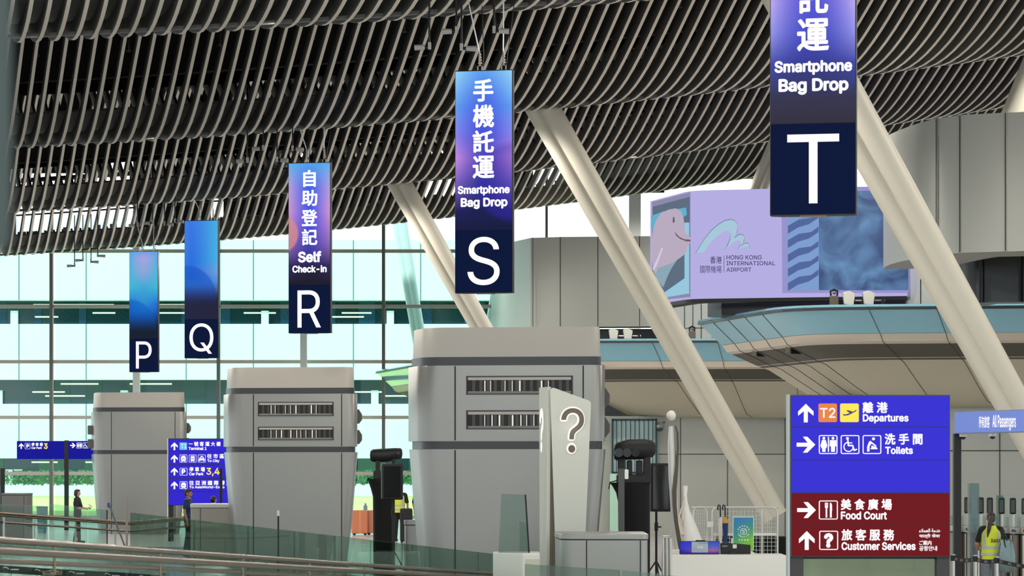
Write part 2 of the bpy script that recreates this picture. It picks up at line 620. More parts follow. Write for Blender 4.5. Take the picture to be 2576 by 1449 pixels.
# office block across the lawn
YB = 165.0
bl = thing('office_building', 'long white office block with ribbon windows seen through the glass facade', 'building', (0, YB, 0))
xa, xb = -50.0, 14.0
M_EXT = mat('exterior_white_panel', (206, 233, 236), 0.6)
M_EXTW = mat('exterior_window', (20, 52, 56), 0.1, spec=0.8, noise=0.3, nscale=0.4)
def zy(py): return at(0, py, YB).z
for (y0, y1, dp) in ((604, 755, 0), (815, 955, 0), (1016, 1153, 0), (1217, 1262, 0)):
    MB().box(xa, xb, 0 - dp, 1.2, zy(y1), zy(y0)).build('wall_band', M_EXT, bl)
for (y0, y1) in ((755, 815), (955, 1016), (1153, 1217)):
    MB().box(xa, xb, 1.0, 1.3, zy(y1), zy(y0)).build('window_band', M_EXTW, bl)
    for q in range(22):
        x = -31 + 44 * random.random()
        z = zy(y0) - 0.12 - random.choice((0.15, 0.3, 0.62, 0.85))
        MB().box(x, x + random.uniform(1.2, 2.8), 0.9, 0.96, z, z + 0.09).build('strip_light', glow('warm_tube', (255, 250, 225), 1.3), bl)
    for q in range(16):
        x = -31 + 2.75 * q + random.random()
        MB().box(x, x + random.uniform(0.4, 1.6), 0.95, 1.0, zy(y1), zy(y0)).build('curtain', mat('window_tint_' + str(y0), {755: (18, 62, 80), 955: (34, 70, 68), 1153: (54, 100, 74)}[y0], 0.2), bl)
    for q in range(6):
        x = -31 + 7.3 * q + (y0 % 7) * 0.3
        MB().box(x, x + 0.42, 0.6, 0.9, zy(y1), zy(y1) + 0.8).build('cabinet', mat('exterior_cabinet', (210, 228, 230), 0.6), bl)
b = MB()
for (y0, y1) in ((604, 755), (815, 955), (1016, 1153)):
    for q in range(14):
        for xo in (0.0, 3.9):
            x = at(52, 0, YB).x - 29.2 + 9.7 * q + xo
            if x < xb: b.box(x - 0.03, x + 0.03, -0.012, 0.0, zy(y1), zy(y0))
b.build('panel_joint', mat('exterior_joint', (84, 112, 114), 0.7), bl)
# planting in front of the office block
def leafy(n, box, size, seed):
    rnd = random.Random(seed)
    b = MB()
    for i in range(n):
        c = Vector((rnd.uniform(*box[0]), rnd.uniform(*box[1]), rnd.uniform(*box[2])))
        d1 = Vector((rnd.uniform(-1, 1), rnd.uniform(-1, 1), rnd.uniform(-1, 1))).normalized()
        d2 = d1.cross(Vector((rnd.uniform(-1, 1), rnd.uniform(-1, 1), rnd.uniform(-1, 1)))).normalized()
        s = size * rnd.uniform(0.6, 1.3)
        b.add([c - d1 * s, c + d2 * s * 0.5, c + d1 * s, c - d2 * s * 0.5], [(0, 1, 2, 3)])
    return b
h = leafy(9000, ((-31, 12), (161.5, 163.5), (1.15, 1.95)), 0.12, 3).build('hedge', mat('hedge_green', (66, 122, 74), 0.8, noise=0.4, nscale=0.6))
tag(h, 'leafy green hedge along the foot of the white office block', 'hedge', kind='stuff')

# ------------------------------------------------------------------ walls and canopies on the far side
def seams(wall, A, B, pxs, pys, off=0.012, zr=None, xr=None):
    b = MB()
    for px in pxs:
        p = hit(px, 700, A, B, off)
        b.box(p.x - 0.010, p.x + 0.010, p.y - 0.006, p.y + 0.02, zr[0], zr[1])
    for py in pys:
        p = hit(xr[0], py, A, B, off); q = hit(xr[1], py, A, B, off)
        d = (q - p)
        b.slab([(p.x, p.y), (q.x, q.y), (q.x, q.y + 0.02), (p.x, p.y + 0.02)], p.z - 0.012, p.z + 0.012)
    return b.build('panel_seam', M_SEAM, wall)

def P2(px, Y): return ((px - CX) / F * Y, Y)

# far grey block with a rounded left end
pts = [P2(1236, 118), P2(1252, 106), P2(1268, 101), P2(1295, 98), P2(1335, 96.4), P2(1410, 96), P2(1660, 95.6), P2(1840, 95.3)]
wfar = MB().wall(pts, 7.06, 10.1, 1.0).build('wall_far', M_GREYW, smooth=True)
tag(wfar, 'light grey panelled upper block with rounded corner behind the S sign', 'wall', kind='structure')
seams(wfar, P2(1410, 96), P2(1840, 95.3), (1340.5, 1409.5, 1504, 1609, 1716, 1752), (), zr=(7.08, 10.09))
wlow = MB().wall([P2(1240, 119), P2(1262, 107), P2(1300, 99.5), P2(1400, 97.6)], 0, 7.06, 0.6).build('wall_left', M_GREYW, smooth=True)
tag(wlow, 'pale rounded wall below the far grey block', 'wall', kind='structure')
wrec = MB().wall([P2(1400, 97.6), P2(1900, 97.2)], 4.0, 7.06, 0.6).build('wall_recess', M_BLACKG)
tag(wrec, 'black recessed wall above the farther canopy', 'wall', kind='structure')
wb = MB().wall([P2(1400, 96.5), P2(2110, 96.5)], 0, 4.06, 0.5).build('wall_back', M_GREYW)
tag(wb, 'pale grey back wall with thin panel seams under the farther canopy', 'wall', kind='structure')
seams(wb, P2(1400, 96.5), P2(2110, 96.5), (1712, 1830, 1975), (1142.5,), zr=(0, 4.05), xr=(1655, 2105))
wr = MB().wall([P2(2030, 78.5), P2(2060, 76.6), P2(2720, 76.0), P2(5200, 75.0)], 0, 4.1, 0.5).build('wall_right', M_GREYW, smooth=True)
tag(wr, 'pale grey wall behind the passenger gates under the nearer canopy', 'wall', kind='structure')
seams(wr, P2(2060, 76.6), P2(2720, 76.0), (2515, 2180, 2300), (1134,), zr=(0, 4.1), xr=(2062, 2565))
# translucent teal window with slats in the back wall
wd = MB().wall([P2(1540, 96.2), P2(1652, 96.2)], at(0, 1190, 96.2).z, at(0, 1054, 96.2).z, 0.1).build('window_2', mat('mint_glass', (190, 226, 226), 0.15, spec=0.8))
tag(wd, 'pale mint glazed window with dark upright bars in the back wall', 'window', kind='structure')
b = MB()
for px in (1541, 1551, 1563, 1574, 1586, 1597, 1608, 1620, 1631, 1642, 1651):
    p = at(px, 0, 96.15); w = 0.012 if px not in (1541, 1651) else 0.03
    b.box(p.x - w, p.x + w, 96.1, 96.18, at(0, 1190, 96.2).z, at(0, 1054, 96.2).z)
for py in (1056, 1189):
    b.box(at(1540, 0, 96.15).x, at(1652, 0, 96.15).x, 96.1, 96.18, at(0, py, 96.2).z - 0.03, at(0, py, 96.2).z + 0.03)
b.build('window_bar', mat('window_bar_teal', (24, 62, 66), 0.4), wd)
wd3 = MB().wall([P2(1534, 96.1), P2(1572, 96.1)], 0, at(0, 1192, 96.1).z, 0.1).build('window_3', mat('mint_glass_low', (186, 228, 206), 0.15, spec=0.8))
tag(wd3, 'narrow pale green glazed strip at the foot of the back wall', 'window', kind='structure')

# near grey block, upper right
pts = [P2(2222, 67.6), P2(2226, 66.9), P2(2240, 66.0), P2(2262, 65.2), P2(2300, 64.1), P2(2345, 63.1), P2(2420, 62.3), P2(2530, 61.9), P2(2760, 61.2), P2(3400, 60.2)]
wn = MB().wall(pts, 7.12, 10.14, 1.6).build('wall_upper', M_GREYW, smooth=True)
tag(wn, 'grey panelled block with rounded left corner at the upper right', 'wall', kind='structure')
b = MB()
for px, Y in ((2355, 62.95), (2414, 62.33), (2529, 61.87)):
    p = at(px, 0, Y)
    b.box(p.x - 0.006, p.x + 0.006, p.y - 0.014, p.y + 0.02, 7.13, 10.13)
b.build('panel_seam', M_SEAM, wn)
wdk = MB().wall([P2(2385, 69.2), P2(2430, 67.6), P2(2500, 67), P2(3300, 66.0)], 6.3, 7.7, 0.8).build('wall_drum', mat('drum_black', (38, 42, 43), 0.22, 0.4), smooth=True)
tag(wdk, 'glossy black drum wall under the near grey block', 'wall', kind='structure')
b = MB()
for px, Y in ((2466, 67.2), (2565, 66.85)):
    p = at(px, 0, Y)
    b.box(p.x - 0.02, p.x + 0.02, p.y - 0.03, p.y + 0.02, 6.3, 7.7)
b.build('panel_seam', M_BLACK, wdk)
wlp = MB().wall([P2(2278, 74), P2(2400, 73.2)], 6.3, 9.2, 0.5).build('wall_infill', mat('infill_panel', (208, 214, 212), 0.4))
tag(wlp, 'pale infill panels between the video screen and the black drum', 'wall', kind='structure')
seams(wlp, P2(2278, 74), P2(2400, 73.2), (2316, 2352), (), zr=(6.4, 9.1))
wsc = MB().wall([P2(1780, 77.4), P2(1815, 76.4), P2(2300, 75.6)], 6.46, 6.86, 0.6).build('wall_plinth', M_BLACKG, smooth=True)
tag(wsc, 'black band wall below the video screen', 'wall', kind='structure')
wpl = MB().wall([P2(1690, 95), P2(1790, 94.6)], 6.4, 8.2, 0.5).build('wall_pier', mat('infill_panel', (208, 214, 212), 0.4))
tag(wpl, 'pale seamed pier to the left below the video screen', 'wall', kind='structure')
seams(wpl, P2(1690, 95), P2(1790, 94.6), (1722, 1743, 1764), (826,), zr=(6.42, 8.18), xr=(1695, 1788))

def curve_corner(a, c, b, r, n=7):
    poly = [Vector(a), Vector(c), Vector(b)]
    u = (poly[0] - poly[1]).normalized(); v = (poly[2] - poly[1]).normalized()
    p, q = poly[1] + u * r, poly[1] + v * r
    out = [tuple(a)]
    for k in range(n + 1):
        t = k / n
        out.append(tuple(p * (1 - t) ** 2 + poly[1] * 2 * t * (1 - t) + q * t * t))
    out.append(tuple(b))
    return out
# canopies: a profile swept round a corner
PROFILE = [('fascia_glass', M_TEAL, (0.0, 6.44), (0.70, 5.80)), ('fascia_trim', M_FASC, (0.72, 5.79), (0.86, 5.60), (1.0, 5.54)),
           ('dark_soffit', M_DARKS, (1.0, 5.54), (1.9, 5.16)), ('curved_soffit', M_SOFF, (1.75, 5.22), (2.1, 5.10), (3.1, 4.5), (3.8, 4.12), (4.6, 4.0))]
def canopy(label, corner, rad, joints, dz=0.0):
    path = curve_corner(corner[0], corner[1], corner[2], rad)
    c = thing('canopy', label, 'canopy', (path[1][0], path[1][1], 0))
    base = Vector((path[1][0], path[1][1], 0))
    def inset(o):
        """the canopy edge moved inwards by o, its corner rounded again"""
        A, C, B = [Vector(q) for q in corner]
        d1 = (C - A).normalized(); d2 = (B - C).normalized()
        n1 = Vector((-d1.y, d1.x)); n2 = Vector((-d2.y, d2.x))
        p1, p2 = A + n1 * o, B + n2 * o
        den = d1.x * d2.y - d1.y * d2.x
        w = p2 - p1
        k = (w.x * d2.y - w.y * d2.x) / den
        return [Vector(q) for q in curve_corner(p1, p1 + d1 * k, p2, max(0.5, rad - 0.25 * o))]
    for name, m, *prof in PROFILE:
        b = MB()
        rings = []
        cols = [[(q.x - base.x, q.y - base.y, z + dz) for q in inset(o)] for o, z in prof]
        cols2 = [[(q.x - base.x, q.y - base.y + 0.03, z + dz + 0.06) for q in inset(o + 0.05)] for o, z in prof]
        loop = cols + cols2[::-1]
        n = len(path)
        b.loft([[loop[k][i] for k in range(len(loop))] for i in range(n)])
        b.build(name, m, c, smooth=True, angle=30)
    a = inset(0); z = 6.42 + dz
    inner = inset(4.5)
    MB().slab([(q.x - base.x, q.y - base.y) for q in a] + [(q.x - base.x, q.y - base.y) for q in inner[::-1]], z - 0.06, z).build('roof_panel', M_BAND, c)
    for i, t in joints:
        jb = MB()
        for name, m, *prof in PROFILE:
            for (o0, z0), (o1, z1) in zip(prof[:-1], prof[1:]):
                i0, i1 = inset(o0 - 0.008), inset(o1 - 0.008)
                e0 = i0[i].lerp(i0[i + 1], t); e1 = i1[i].lerp(i1[i + 1], t)
                jb.tube([(e0.x - base.x, e0.y - base.y, z0 + dz - 0.004), (e1.x - base.x, e1.y - base.y, z1 + dz - 0.004)], 0.008, 5)
        jb.build('panel_joint', mat('joint_grey', (86, 82, 74), 0.7), c)
    return c
cn = ((5.2, 79.7), (6.95, 71.9), (19.0, 69.9))
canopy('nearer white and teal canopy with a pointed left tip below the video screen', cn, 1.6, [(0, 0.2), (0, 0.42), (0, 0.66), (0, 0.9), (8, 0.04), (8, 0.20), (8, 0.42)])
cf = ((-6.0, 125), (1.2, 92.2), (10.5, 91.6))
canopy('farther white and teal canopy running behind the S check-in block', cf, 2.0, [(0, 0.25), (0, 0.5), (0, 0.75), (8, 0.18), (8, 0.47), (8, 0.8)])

# fittings on the canopies
def floodlight(p, label, group):
    t = thing('floodlight', label, 'floodlight', p, 0, group)
    MB().prism([(-0.18, 0.06), (0.05, 0.0), (0.10, 0.33), (-0.06, 0.40), (-0.22, 0.36)], -0.08, 0.08).build('lamp_head', M_WHITEP, t, bevel=0.02)
    MB().tube([(0.1, 0, 0.15), (0.36, 0, 0.15)], 0.035, 10).build('clamp', M_STEEL, t)
    MB().tube([(0.3, 0, -0.02), (0.3, 0, 0.22)], 0.05, 10).build('bracket', M_BLACK, t)
for px, lab in ((2141, 'white floodlight on the nearer canopy, the one beside the beam sensor'), (2191, 'white floodlight on the nearer canopy, next to the slanted column')):
    p = hit(px, 770, (7.5, 72.2), (13.6, 71.2)); floodlight((p.x, p.y, 6.46), lab, 'floodlights on the canopies')
for px, lab in ((1548, 'white floodlight on the farther canopy, closer to the S check-in block'), (1584, 'white floodlight on the farther canopy, closer to the slanted column')):
    p = hit(px, 855, (1.2, 92.9), (10.5, 92.3)); floodlight((p.x, p.y, 6.46), lab, 'floodlights on the canopies')
def beam(p, label):
    t = thing('beam_sensor', label, 'sensor', p, 0, 'beam sensors on the canopies')
    MB().box(-0.11, 0.11, -0.08, 0.08, 0, 0.34).build('housing', mat('brown_metal', (112, 100, 88), 0.5), t, bevel=0.02)
    MB().tube([(-0.08, 0, 0.34), (-0.09, 0, 0.46), (0, 0, 0.5), (0.09, 0, 0.46), (0.08, 0, 0.34)], 0.025, 8).build('yoke', M_BLACK, t)
    MB().ball((0, -0.05, 0.42), 0.05).build('lens', M_STEEL, t, smooth=True)
beam((at(2098, 0, 72.6).x, 72.6, 6.43), 'small brown sensor on the nearer canopy under the video screen')
beam((at(1741, 0, 92.8).x, 92.8, 6.43), 'small brown sensor on the farther canopy against the pale pier')
for px, py in ((1911, 887), (1996, 880)):
    p = hit(px, py, cn[0], cn[1], -1.16)
    t = thing('recessed_lamp', 'dark square lamp recess in the canopy underside, %s the pointed tip' % ('nearest' if px < 1950 else 'second from'), 'lamp', p, 0.6, 'lamp recesses in the nearer canopy')
    MB().box(-0.2, 0.2, -0.1, 0.1, -0.1, 0.09).build('housing', M_DARKS, t, bevel=0.02)
    MB().box(-0.17, 0.17, -0.12, -0.1, -0.11, 0.08).build('lens', M_BLACK, t)

# video screen
A_, B_, C_, D_ = (3.80, 78.2), (4.70, 75.1), (10.22, 73.75), (4.2, 76.5)
vs_ = thing('video_wall', 'large lavender video screen with a dolphin and the airport logo', 'screen', (A_[0], A_[1], 0))
off = Vector((A_[0], A_[1], 0))
path = curve_corner(A_, B_, C_, 0.5, 5)
z0v, z1v = 6.83, 9.69
b = MB().wall([(p[0] - off.x, p[1] - off.y) for p in path], z0v, z1v, 0.4)
b.build('display', glow('screen_lavender', (181, 174, 226), 1.0), vs_, smooth=True)
b = MB().wall([(p[0] - off.x, p[1] - off.y) for p in path], z0v - 0.1, z0v, 0.42)
b.build('lower_frame', M_BLACK, vs_)
def on_plane(polys, A, B, o, m, name, th=0.01, parent=vs_, orig=off):
    b = MB()
    for poly in polys:
        f = [hit(px, py, A, B, o) - orig for px, py in poly]
        n = len(f)
        d = Vector((0, th, 0))
        b.add(f + [p + d for p in f], [list(range(n)), list(reversed(range(n, 2 * n)))] + [(i, n + i, n + (i + 1) % n, (i + 1) % n) for i in range(n)])
    return b.build(name, m, parent)
def Z7(pts): return [(1600 + x / 4.675, 460 + y / 4.675) for x, y in pts]
on_plane([[(1640, 508), (1737, 483), (1737, 747), (1640, 757)]], A_, B_, 0.02, glow('screen_frame_grey', (140, 138, 172)), 'picture_frame')
on_plane([[(1642, 520), (1735, 495), (1735, 735), (1642, 752)]], A_, B_, 0.04, glow('screen_slate', (96, 110, 130)), 'picture')
on_plane([[(1638, 543), (1668, 532), (1726, 522), (1728, 540), (1700, 560), (1650, 580), (1638, 578)]], A_, B_, 0.06, glow('screen_water', (100, 176, 205)), 'picture_water')
on_plane([[(1722, 560), (1734, 560), (1734, 738), (1722, 740)], [(1672, 735), (1722, 700), (1722, 740), (1675, 748)]], A_, B_, 0.06, glow('screen_water_pale', (150, 200, 222)), 'picture_shimmer')
dol = Z7([(200, 560), (230, 450), (290, 360), (380, 315), (470, 300), (530, 335), (560, 420), (570, 500), (585, 590), (640, 640), (645, 700), (610, 735), (595, 800), (560, 850), (480, 910), (420, 1000), (370, 1100), (320, 1230), (255, 1150), (210, 1040), (185, 900), (182, 700)])
on_plane([dol], A_, B_, 0.09, glow('dolphin_pink', (186, 172, 192)), 'dolphin')
on_plane([Z7([(260, 1000), (430, 940), (560, 850), (480, 910), (420, 1000), (370, 1100), (320, 1230), (255, 1150), (225, 1080)])], A_, B_, 0.11, glow('dolphin_teal', (140, 168, 184)), 'dolphin_belly')
on_plane([Z7([(300, 760), (318, 770), (250, 960), (205, 1040), (195, 1000), (250, 890)])], A_, B_, 0.11, glow('dolphin_pale', (214, 200, 222)), 'dolphin_fin')
on_plane([Z7([(455, 575), (500, 628), (560, 662), (642, 668), (640, 690), (590, 688), (520, 660), (470, 620)])], A_, B_, 0.12, glow('dolphin_mouth', (112, 92, 112)), 'dolphin_mouth')
on_plane([Z7([(436, 400), (452, 405), (455, 450), (442, 475), (430, 455)])], A_, B_, 0.12, glow('dolphin_eye', (98, 92, 104)), 'dolphin_eye')
# right hand sea picture
on_plane([[(1966, 470), (2285, 470), (2285, 737), (1968, 737)]], B_, C_, 0.02, glow('screen_frame_lilac', (150, 148, 205)), 'picture_frame')
on_plane([[(1982, 480), (2285, 480), (2285, 730), (1982, 730)]], B_, C_, 0.04, glow('sea_light', (126, 158, 206)), 'picture')
on_plane([[(1982, y), (2010, y - 16), (2040, y - 20), (2059, y - 34), (2059, y - 20), (2035, y - 4), (2008, y + 4), (1982, y + 20)] for y in (568, 604, 640, 676, 712)], B_, C_, 0.06, glow('sea_streak', (84, 104, 160)), 'picture_streak')
sea = bpy.data.materials.new('sea_deep'); sea.use_nodes = True
nt = sea.node_tree; pb = nt.nodes['Principled BSDF']
tc = nt.nodes.new('ShaderNodeTexCoord'); nz = nt.nodes.new('ShaderNodeTexNoise'); cr = nt.nodes.new('ShaderNodeValToRGB')
nz.inputs['Scale'].default_value = 1.1; nz.inputs['Detail'].default_value = 6; nz.inputs['Distortion'].default_value = 1.2
cr.color_ramp.elements[0].position = 0.35; cr.color_ramp.elements[0].color = lin((44, 70, 118)); cr.color_ramp.elements[1].position = 0.75; cr.color_ramp.elements[1].color = lin((98, 144, 190))
nt.links.new(tc.outputs['Object'], nz.inputs['Vector']); nt.links.new(nz.outputs['Fac'], cr.inputs[0]); nt.links.new(cr.outputs[0], pb.inputs['Emission Color'])
pb.inputs['Base Color'].default_value = (0, 0, 0, 1); pb.inputs['Emission Strength'].default_value = 1.0
on_plane([[(2060, 480), (2285, 480), (2285, 730), (2060, 730)]], B_, C_, 0.07, sea, 'picture_sea')
LA = Z7([(700, 822), (735, 765), (800, 660), (880, 560), (960, 490), (1040, 440), (1110, 425), (1160, 440), (1190, 480), (1195, 530), (1180, 590), (1150, 640), (1115, 690), (1085, 740), (1045, 797), (1080, 730), (1108, 660), (1115, 600), (1100, 568), (1060, 560), (1000, 590), (920, 655), (850, 735), (800, 818)])
LB = Z7([(1115, 690), (1160, 640), (1200, 608), (1240, 600), (1270, 620), (1278, 650), (1262, 690), (1235, 735), (1200, 795), (1222, 740), (1232, 700), (1215, 675), (1180, 680), (1130, 710), (1085, 755), (1050, 797)])
LC = Z7([(1235, 740), (1260, 715), (1290, 702), (1320, 708), (1335, 735), (1325, 765), (1312, 790), (1318, 760), (1300, 748), (1265, 755), (1205, 795)])
on_plane([LA, LB, LC], B_, C_, 0.04, glow('logo_pale_teal', (166, 200, 216)), 'logo_emblem')
def edge(pts, w):
    return [[(p[0], p[1]), (q[0], q[1]), (q[0] + 0.3, q[1] + w), (p[0] + 0.3, p[1] + w)] for p, q in zip(pts[:-1], pts[1:])]
on_plane(edge(LA[:11], 1.4) + edge(LB[1:7], 1.4) + edge(LC[:6], 1.2) + [[LA[14], LA[15], LA[16], LA[17], (LA[16][0] - 1.2, LA[16][1])]] + [[LB[8], LB[9], LB[10], (LB[9][0] - 1.2, LB[9][1])]], B_, C_, 0.06, glow('logo_shadow', (86, 96, 136)), 'logo_edge')
INK = glow('logo_ink', (58, 54, 92))
def text_plane(body, x0, x1, y0, y1, A, B, o, m, parent, orig, bold=0.01, name='lettering', spacing=1.0):
    vs, fs = glyph_mesh(body, bold, spacing)
    b = MB()
    P = []
    for v in vs:
        px, py = x0 + v[0] * (x1 - x0), y1 + (y0 - y1) * v[1]
        P.append(hit(px, py, A, B, o + v[2] * 0.01) - orig)
    b.add(P, fs)
    return b.build(name, m, parent)
for body, x0, x1, y0, y1 in (('香港', 1786.5, 1815.5, 645, 663), ('國際機場', 1761, 1815, 668, 686.5), ('HONG KONG', 1827.5, 1916, 642, 653), ('INTERNATIONAL', 1827.5, 1950, 657, 667.5), ('AIRPORT', 1827.5, 1890, 673, 683.5)):
    text_plane(body, x0, x1, y0, y1, B_, C_, 0.05, INK, vs_, off, 0.006 if body[0] != '國' else 0.0)
on_plane([[(1821, 643), (1822, 643), (1822, 685), (1821, 685)]], B_, C_, 0.05, INK, 'logo_rule')

# slanted columns
def strut(label, top, foot, r0, r1, m=None):
    t = Vector(top); f = Vector(foot)
    base = f.copy()
    ob = MB()
    d = (f - t).normalized()
    s = d.cross(Vector((0, 1, 0))).normalized()
    if s.x < 0: s = -s
    nrm = s.cross(d).normalized()
    if nrm.y > 0: nrm = -nrm
    rings = []
    n = 28
    for k in range(13):
        q = k / 12.0
        c = t + (f - t) * q
        r = r0 + (r1 - r0) * q
        ring = []
        for i in range(n):
            a = 2 * math.pi * i / n
            x = math.cos(a); y = math.sin(a)
            # a big round tube with a smaller one fused on its left flank
            big = (0.36 * r + 0.64 * r * x, 0.64 * r * y)
            ring.append(big)
        left = []
        # outline: union of big circle (centre .36r, radius .64r) and flank circle (centre -.5r, radius .5r)
        pts = []
        for i in range(n * 2):
            a = 2 * math.pi * i / (n * 2)
            best = 0
            for cx, rr in ((0.34 * r, 0.66 * r), (-0.52 * r, 0.46 * r)):
                # ray from origin (-.2r, 0)
                ox = -0.13 * r
                ex, ey = math.cos(a), math.sin(a)
                bx = ox - cx
                bb = bx * ex; cc = bx * bx - rr * rr
                disc = bb * bb - cc
                if disc >= 0:
                    h_ = -bb + math.sqrt(disc)
                    best = max(best, h_)
            pts.append((-0.13 * r + best * math.cos(a), best * math.sin(a)))
        rings.append([c + s * p[0] + nrm * p[1] - base for p in pts])
    o = ob.loft(rings).build('slanted_column', m or M_STRUT, smooth=True, loc=base, angle=35)
    tag(o, label, 'column', 'slanted columns', kind='thing')
    return o
# photo widths: near 130 to 105 px at 51 m, middle 93 to 78 px at 68 m, far 68 to 60 px at 85 m (half-widths below are across the shaft)
def strut_px(label, Y, top, foot, wt, wf, m=None):
    a = at(top[0], top[1], Y); b = at(foot[0], foot[1], Y)
    d = (b - a); k = abs(d.z) / d.length
    return strut(label, a, b, wt / 2 / F * Y * k, wf / 2 / F * Y * k, m)
strut_px('thick white slanted column right of the T sign', 51.5, (1944, -72), (2688, 1270), 143, 96)
strut_px('white slanted column passing in front of the video screen edge, right of the S sign', 68.5, (1352, 250), (1950, 1300), 98, 74)
strut_px('white slanted column passing behind the S sign', 86, (993, 440), (1245, 885), 70, 60)
strut_px('white slanted column leaning the other way at the top right corner', 70, (2682, 60), (2556, 360), 150, 140)
strut_px('short white slanted column glimpsed left of the T sign above the video screen', 84, (1965, 350), (1900, 500), 60, 56)
strut_px('pale teal column outside the glass facade, leaning beside the S check-in block', 131, (1003, 550), (1129, 1297), 38, 32, mat('column_mint', (236, 250, 246), 0.5))
strut_px('pale teal column outside the facade, close to the rounded grey wall', 131, (1262, 640), (1161, 1297), 26, 32, mat('column_mint', (236, 250, 246), 0.5))

# ------------------------------------------------------------------ lit screens
def ramp_node(nt, stops, src):
    cr = nt.nodes.new('ShaderNodeValToRGB')
    e = cr.color_ramp.elements
    e[0].position, e[0].color = stops[0][0], lin(stops[0][1])
    e[1].position, e[1].color = stops[-1][0], lin(stops[-1][1])
    for p, c in stops[1:-1]:
        x = e.new(p); x.color = lin(c)
    nt.links.new(src, cr.inputs[0])
    return cr.outputs[0]
def screen_mat(name, mid, edges, power=2.0, arc=None, aspect=3.0, ucen=0.5, strength=1.0, foot=None):
    """moving-colour screen content over its own uv: one ramp up the middle, one at the rims, an optional soft disc"""
    m = bpy.data.materials.new(name); m.use_nodes = True
    nt = m.node_tree; pb = nt.nodes['Principled BSDF']
    uv = nt.nodes.new('ShaderNodeUVMap'); sp = nt.nodes.new('ShaderNodeSeparateXYZ')
    nt.links.new(uv.outputs[0], sp.inputs[0])
    def math_(op, a, b=None):
        n = nt.nodes.new('ShaderNodeMath'); n.operation = op
        for k, q in enumerate((a, b)):
            if q is None: continue
            if isinstance(q, (int, float)): n.inputs[k].default_value = q
            else: nt.links.new(q, n.inputs[k])
        return n.outputs[0]
    a = ramp_node(nt, mid, sp.outputs[1]); b = ramp_node(nt, edges, sp.outputs[1])
    fac = math_('POWER', math_('MINIMUM', math_('MULTIPLY', math_('ABSOLUTE', math_('SUBTRACT', sp.outputs[0], ucen)), 1.0 / max(ucen, 1 - ucen)), 1.0), power)
    mx = nt.nodes.new('ShaderNodeMix'); mx.data_type = 'RGBA'
    nt.links.new(fac, mx.inputs[0]); nt.links.new(a, mx.inputs[6]); nt.links.new(b, mx.inputs[7])
    col = mx.outputs[2]
    if arc:
        for (cu, cv, r, rgb, amt, soft) in arc:
            du = math_('SUBTRACT', sp.outputs[0], cu); dv = math_('MULTIPLY', math_('SUBTRACT', sp.outputs[1], cv), aspect)
            dist = math_('SQRT', math_('ADD', math_('MULTIPLY', du, du), math_('MULTIPLY', dv, dv)))
            mr = nt.nodes.new('ShaderNodeMapRange'); mr.inputs[1].default_value = r - soft; mr.inputs[2].default_value = r
            mr.inputs[3].default_value = amt; mr.inputs[4].default_value = 0.0
            nt.links.new(dist, mr.inputs[0])
            m2 = nt.nodes.new('ShaderNodeMix'); m2.data_type = 'RGBA'
            nt.links.new(mr.outputs[0], m2.inputs[0]); nt.links.new(col, m2.inputs[6]); m2.inputs[7].default_value = lin(rgb)
            col = m2.outputs[2]
    if foot:
        mr = nt.nodes.new('ShaderNodeMapRange'); mr.interpolation_type = 'SMOOTHSTEP'
        mr.inputs[1].default_value = foot[0]; mr.inputs[2].default_value = foot[1]; mr.inputs[3].default_value = 1.0; mr.inputs[4].default_value = 0.0
        nt.links.new(sp.outputs[1], mr.inputs[0])
        m3 = nt.nodes.new('ShaderNodeMix'); m3.data_type = 'RGBA'
        nt.links.new(mr.outputs[0], m3.inputs[0]); nt.links.new(col, m3.inputs[6]); m3.inputs[7].default_value = lin(foot[2])
        col = m3.outputs[2]
    pb.inputs['Base Color'].default_value = (0.004, 0.004, 0.006, 1)
    pb.inputs['Roughness'].default_value = 0.6
    pb.inputs['Specular IOR Level'].default_value = 0.0
    nt.links.new(col, pb.inputs['Emission Color'])
    pb.inputs['Emission Strength'].default_value = strength
    return m
def screen_quad(x0, x1, z0, z1, y, m, parent, name='display', t=0.01):
    b = MB()
    b.add([(x0, y - t, z0), (x1, y - t, z0), (x1, y - t, z1), (x0, y - t, z1), (x0, y, z0), (x1, y, z0), (x1, y, z1), (x0, y, z1)],
          [(0, 1, 2, 3), (1, 5, 6, 2), (4, 0, 3, 7), (3, 2, 6, 7), (4, 5, 1, 0)])
    b.uv = [(0, 0), (1, 0), (1, 1), (0, 1)] + [(0.5, 0)] * 16
    return b.build(name, m, parent)

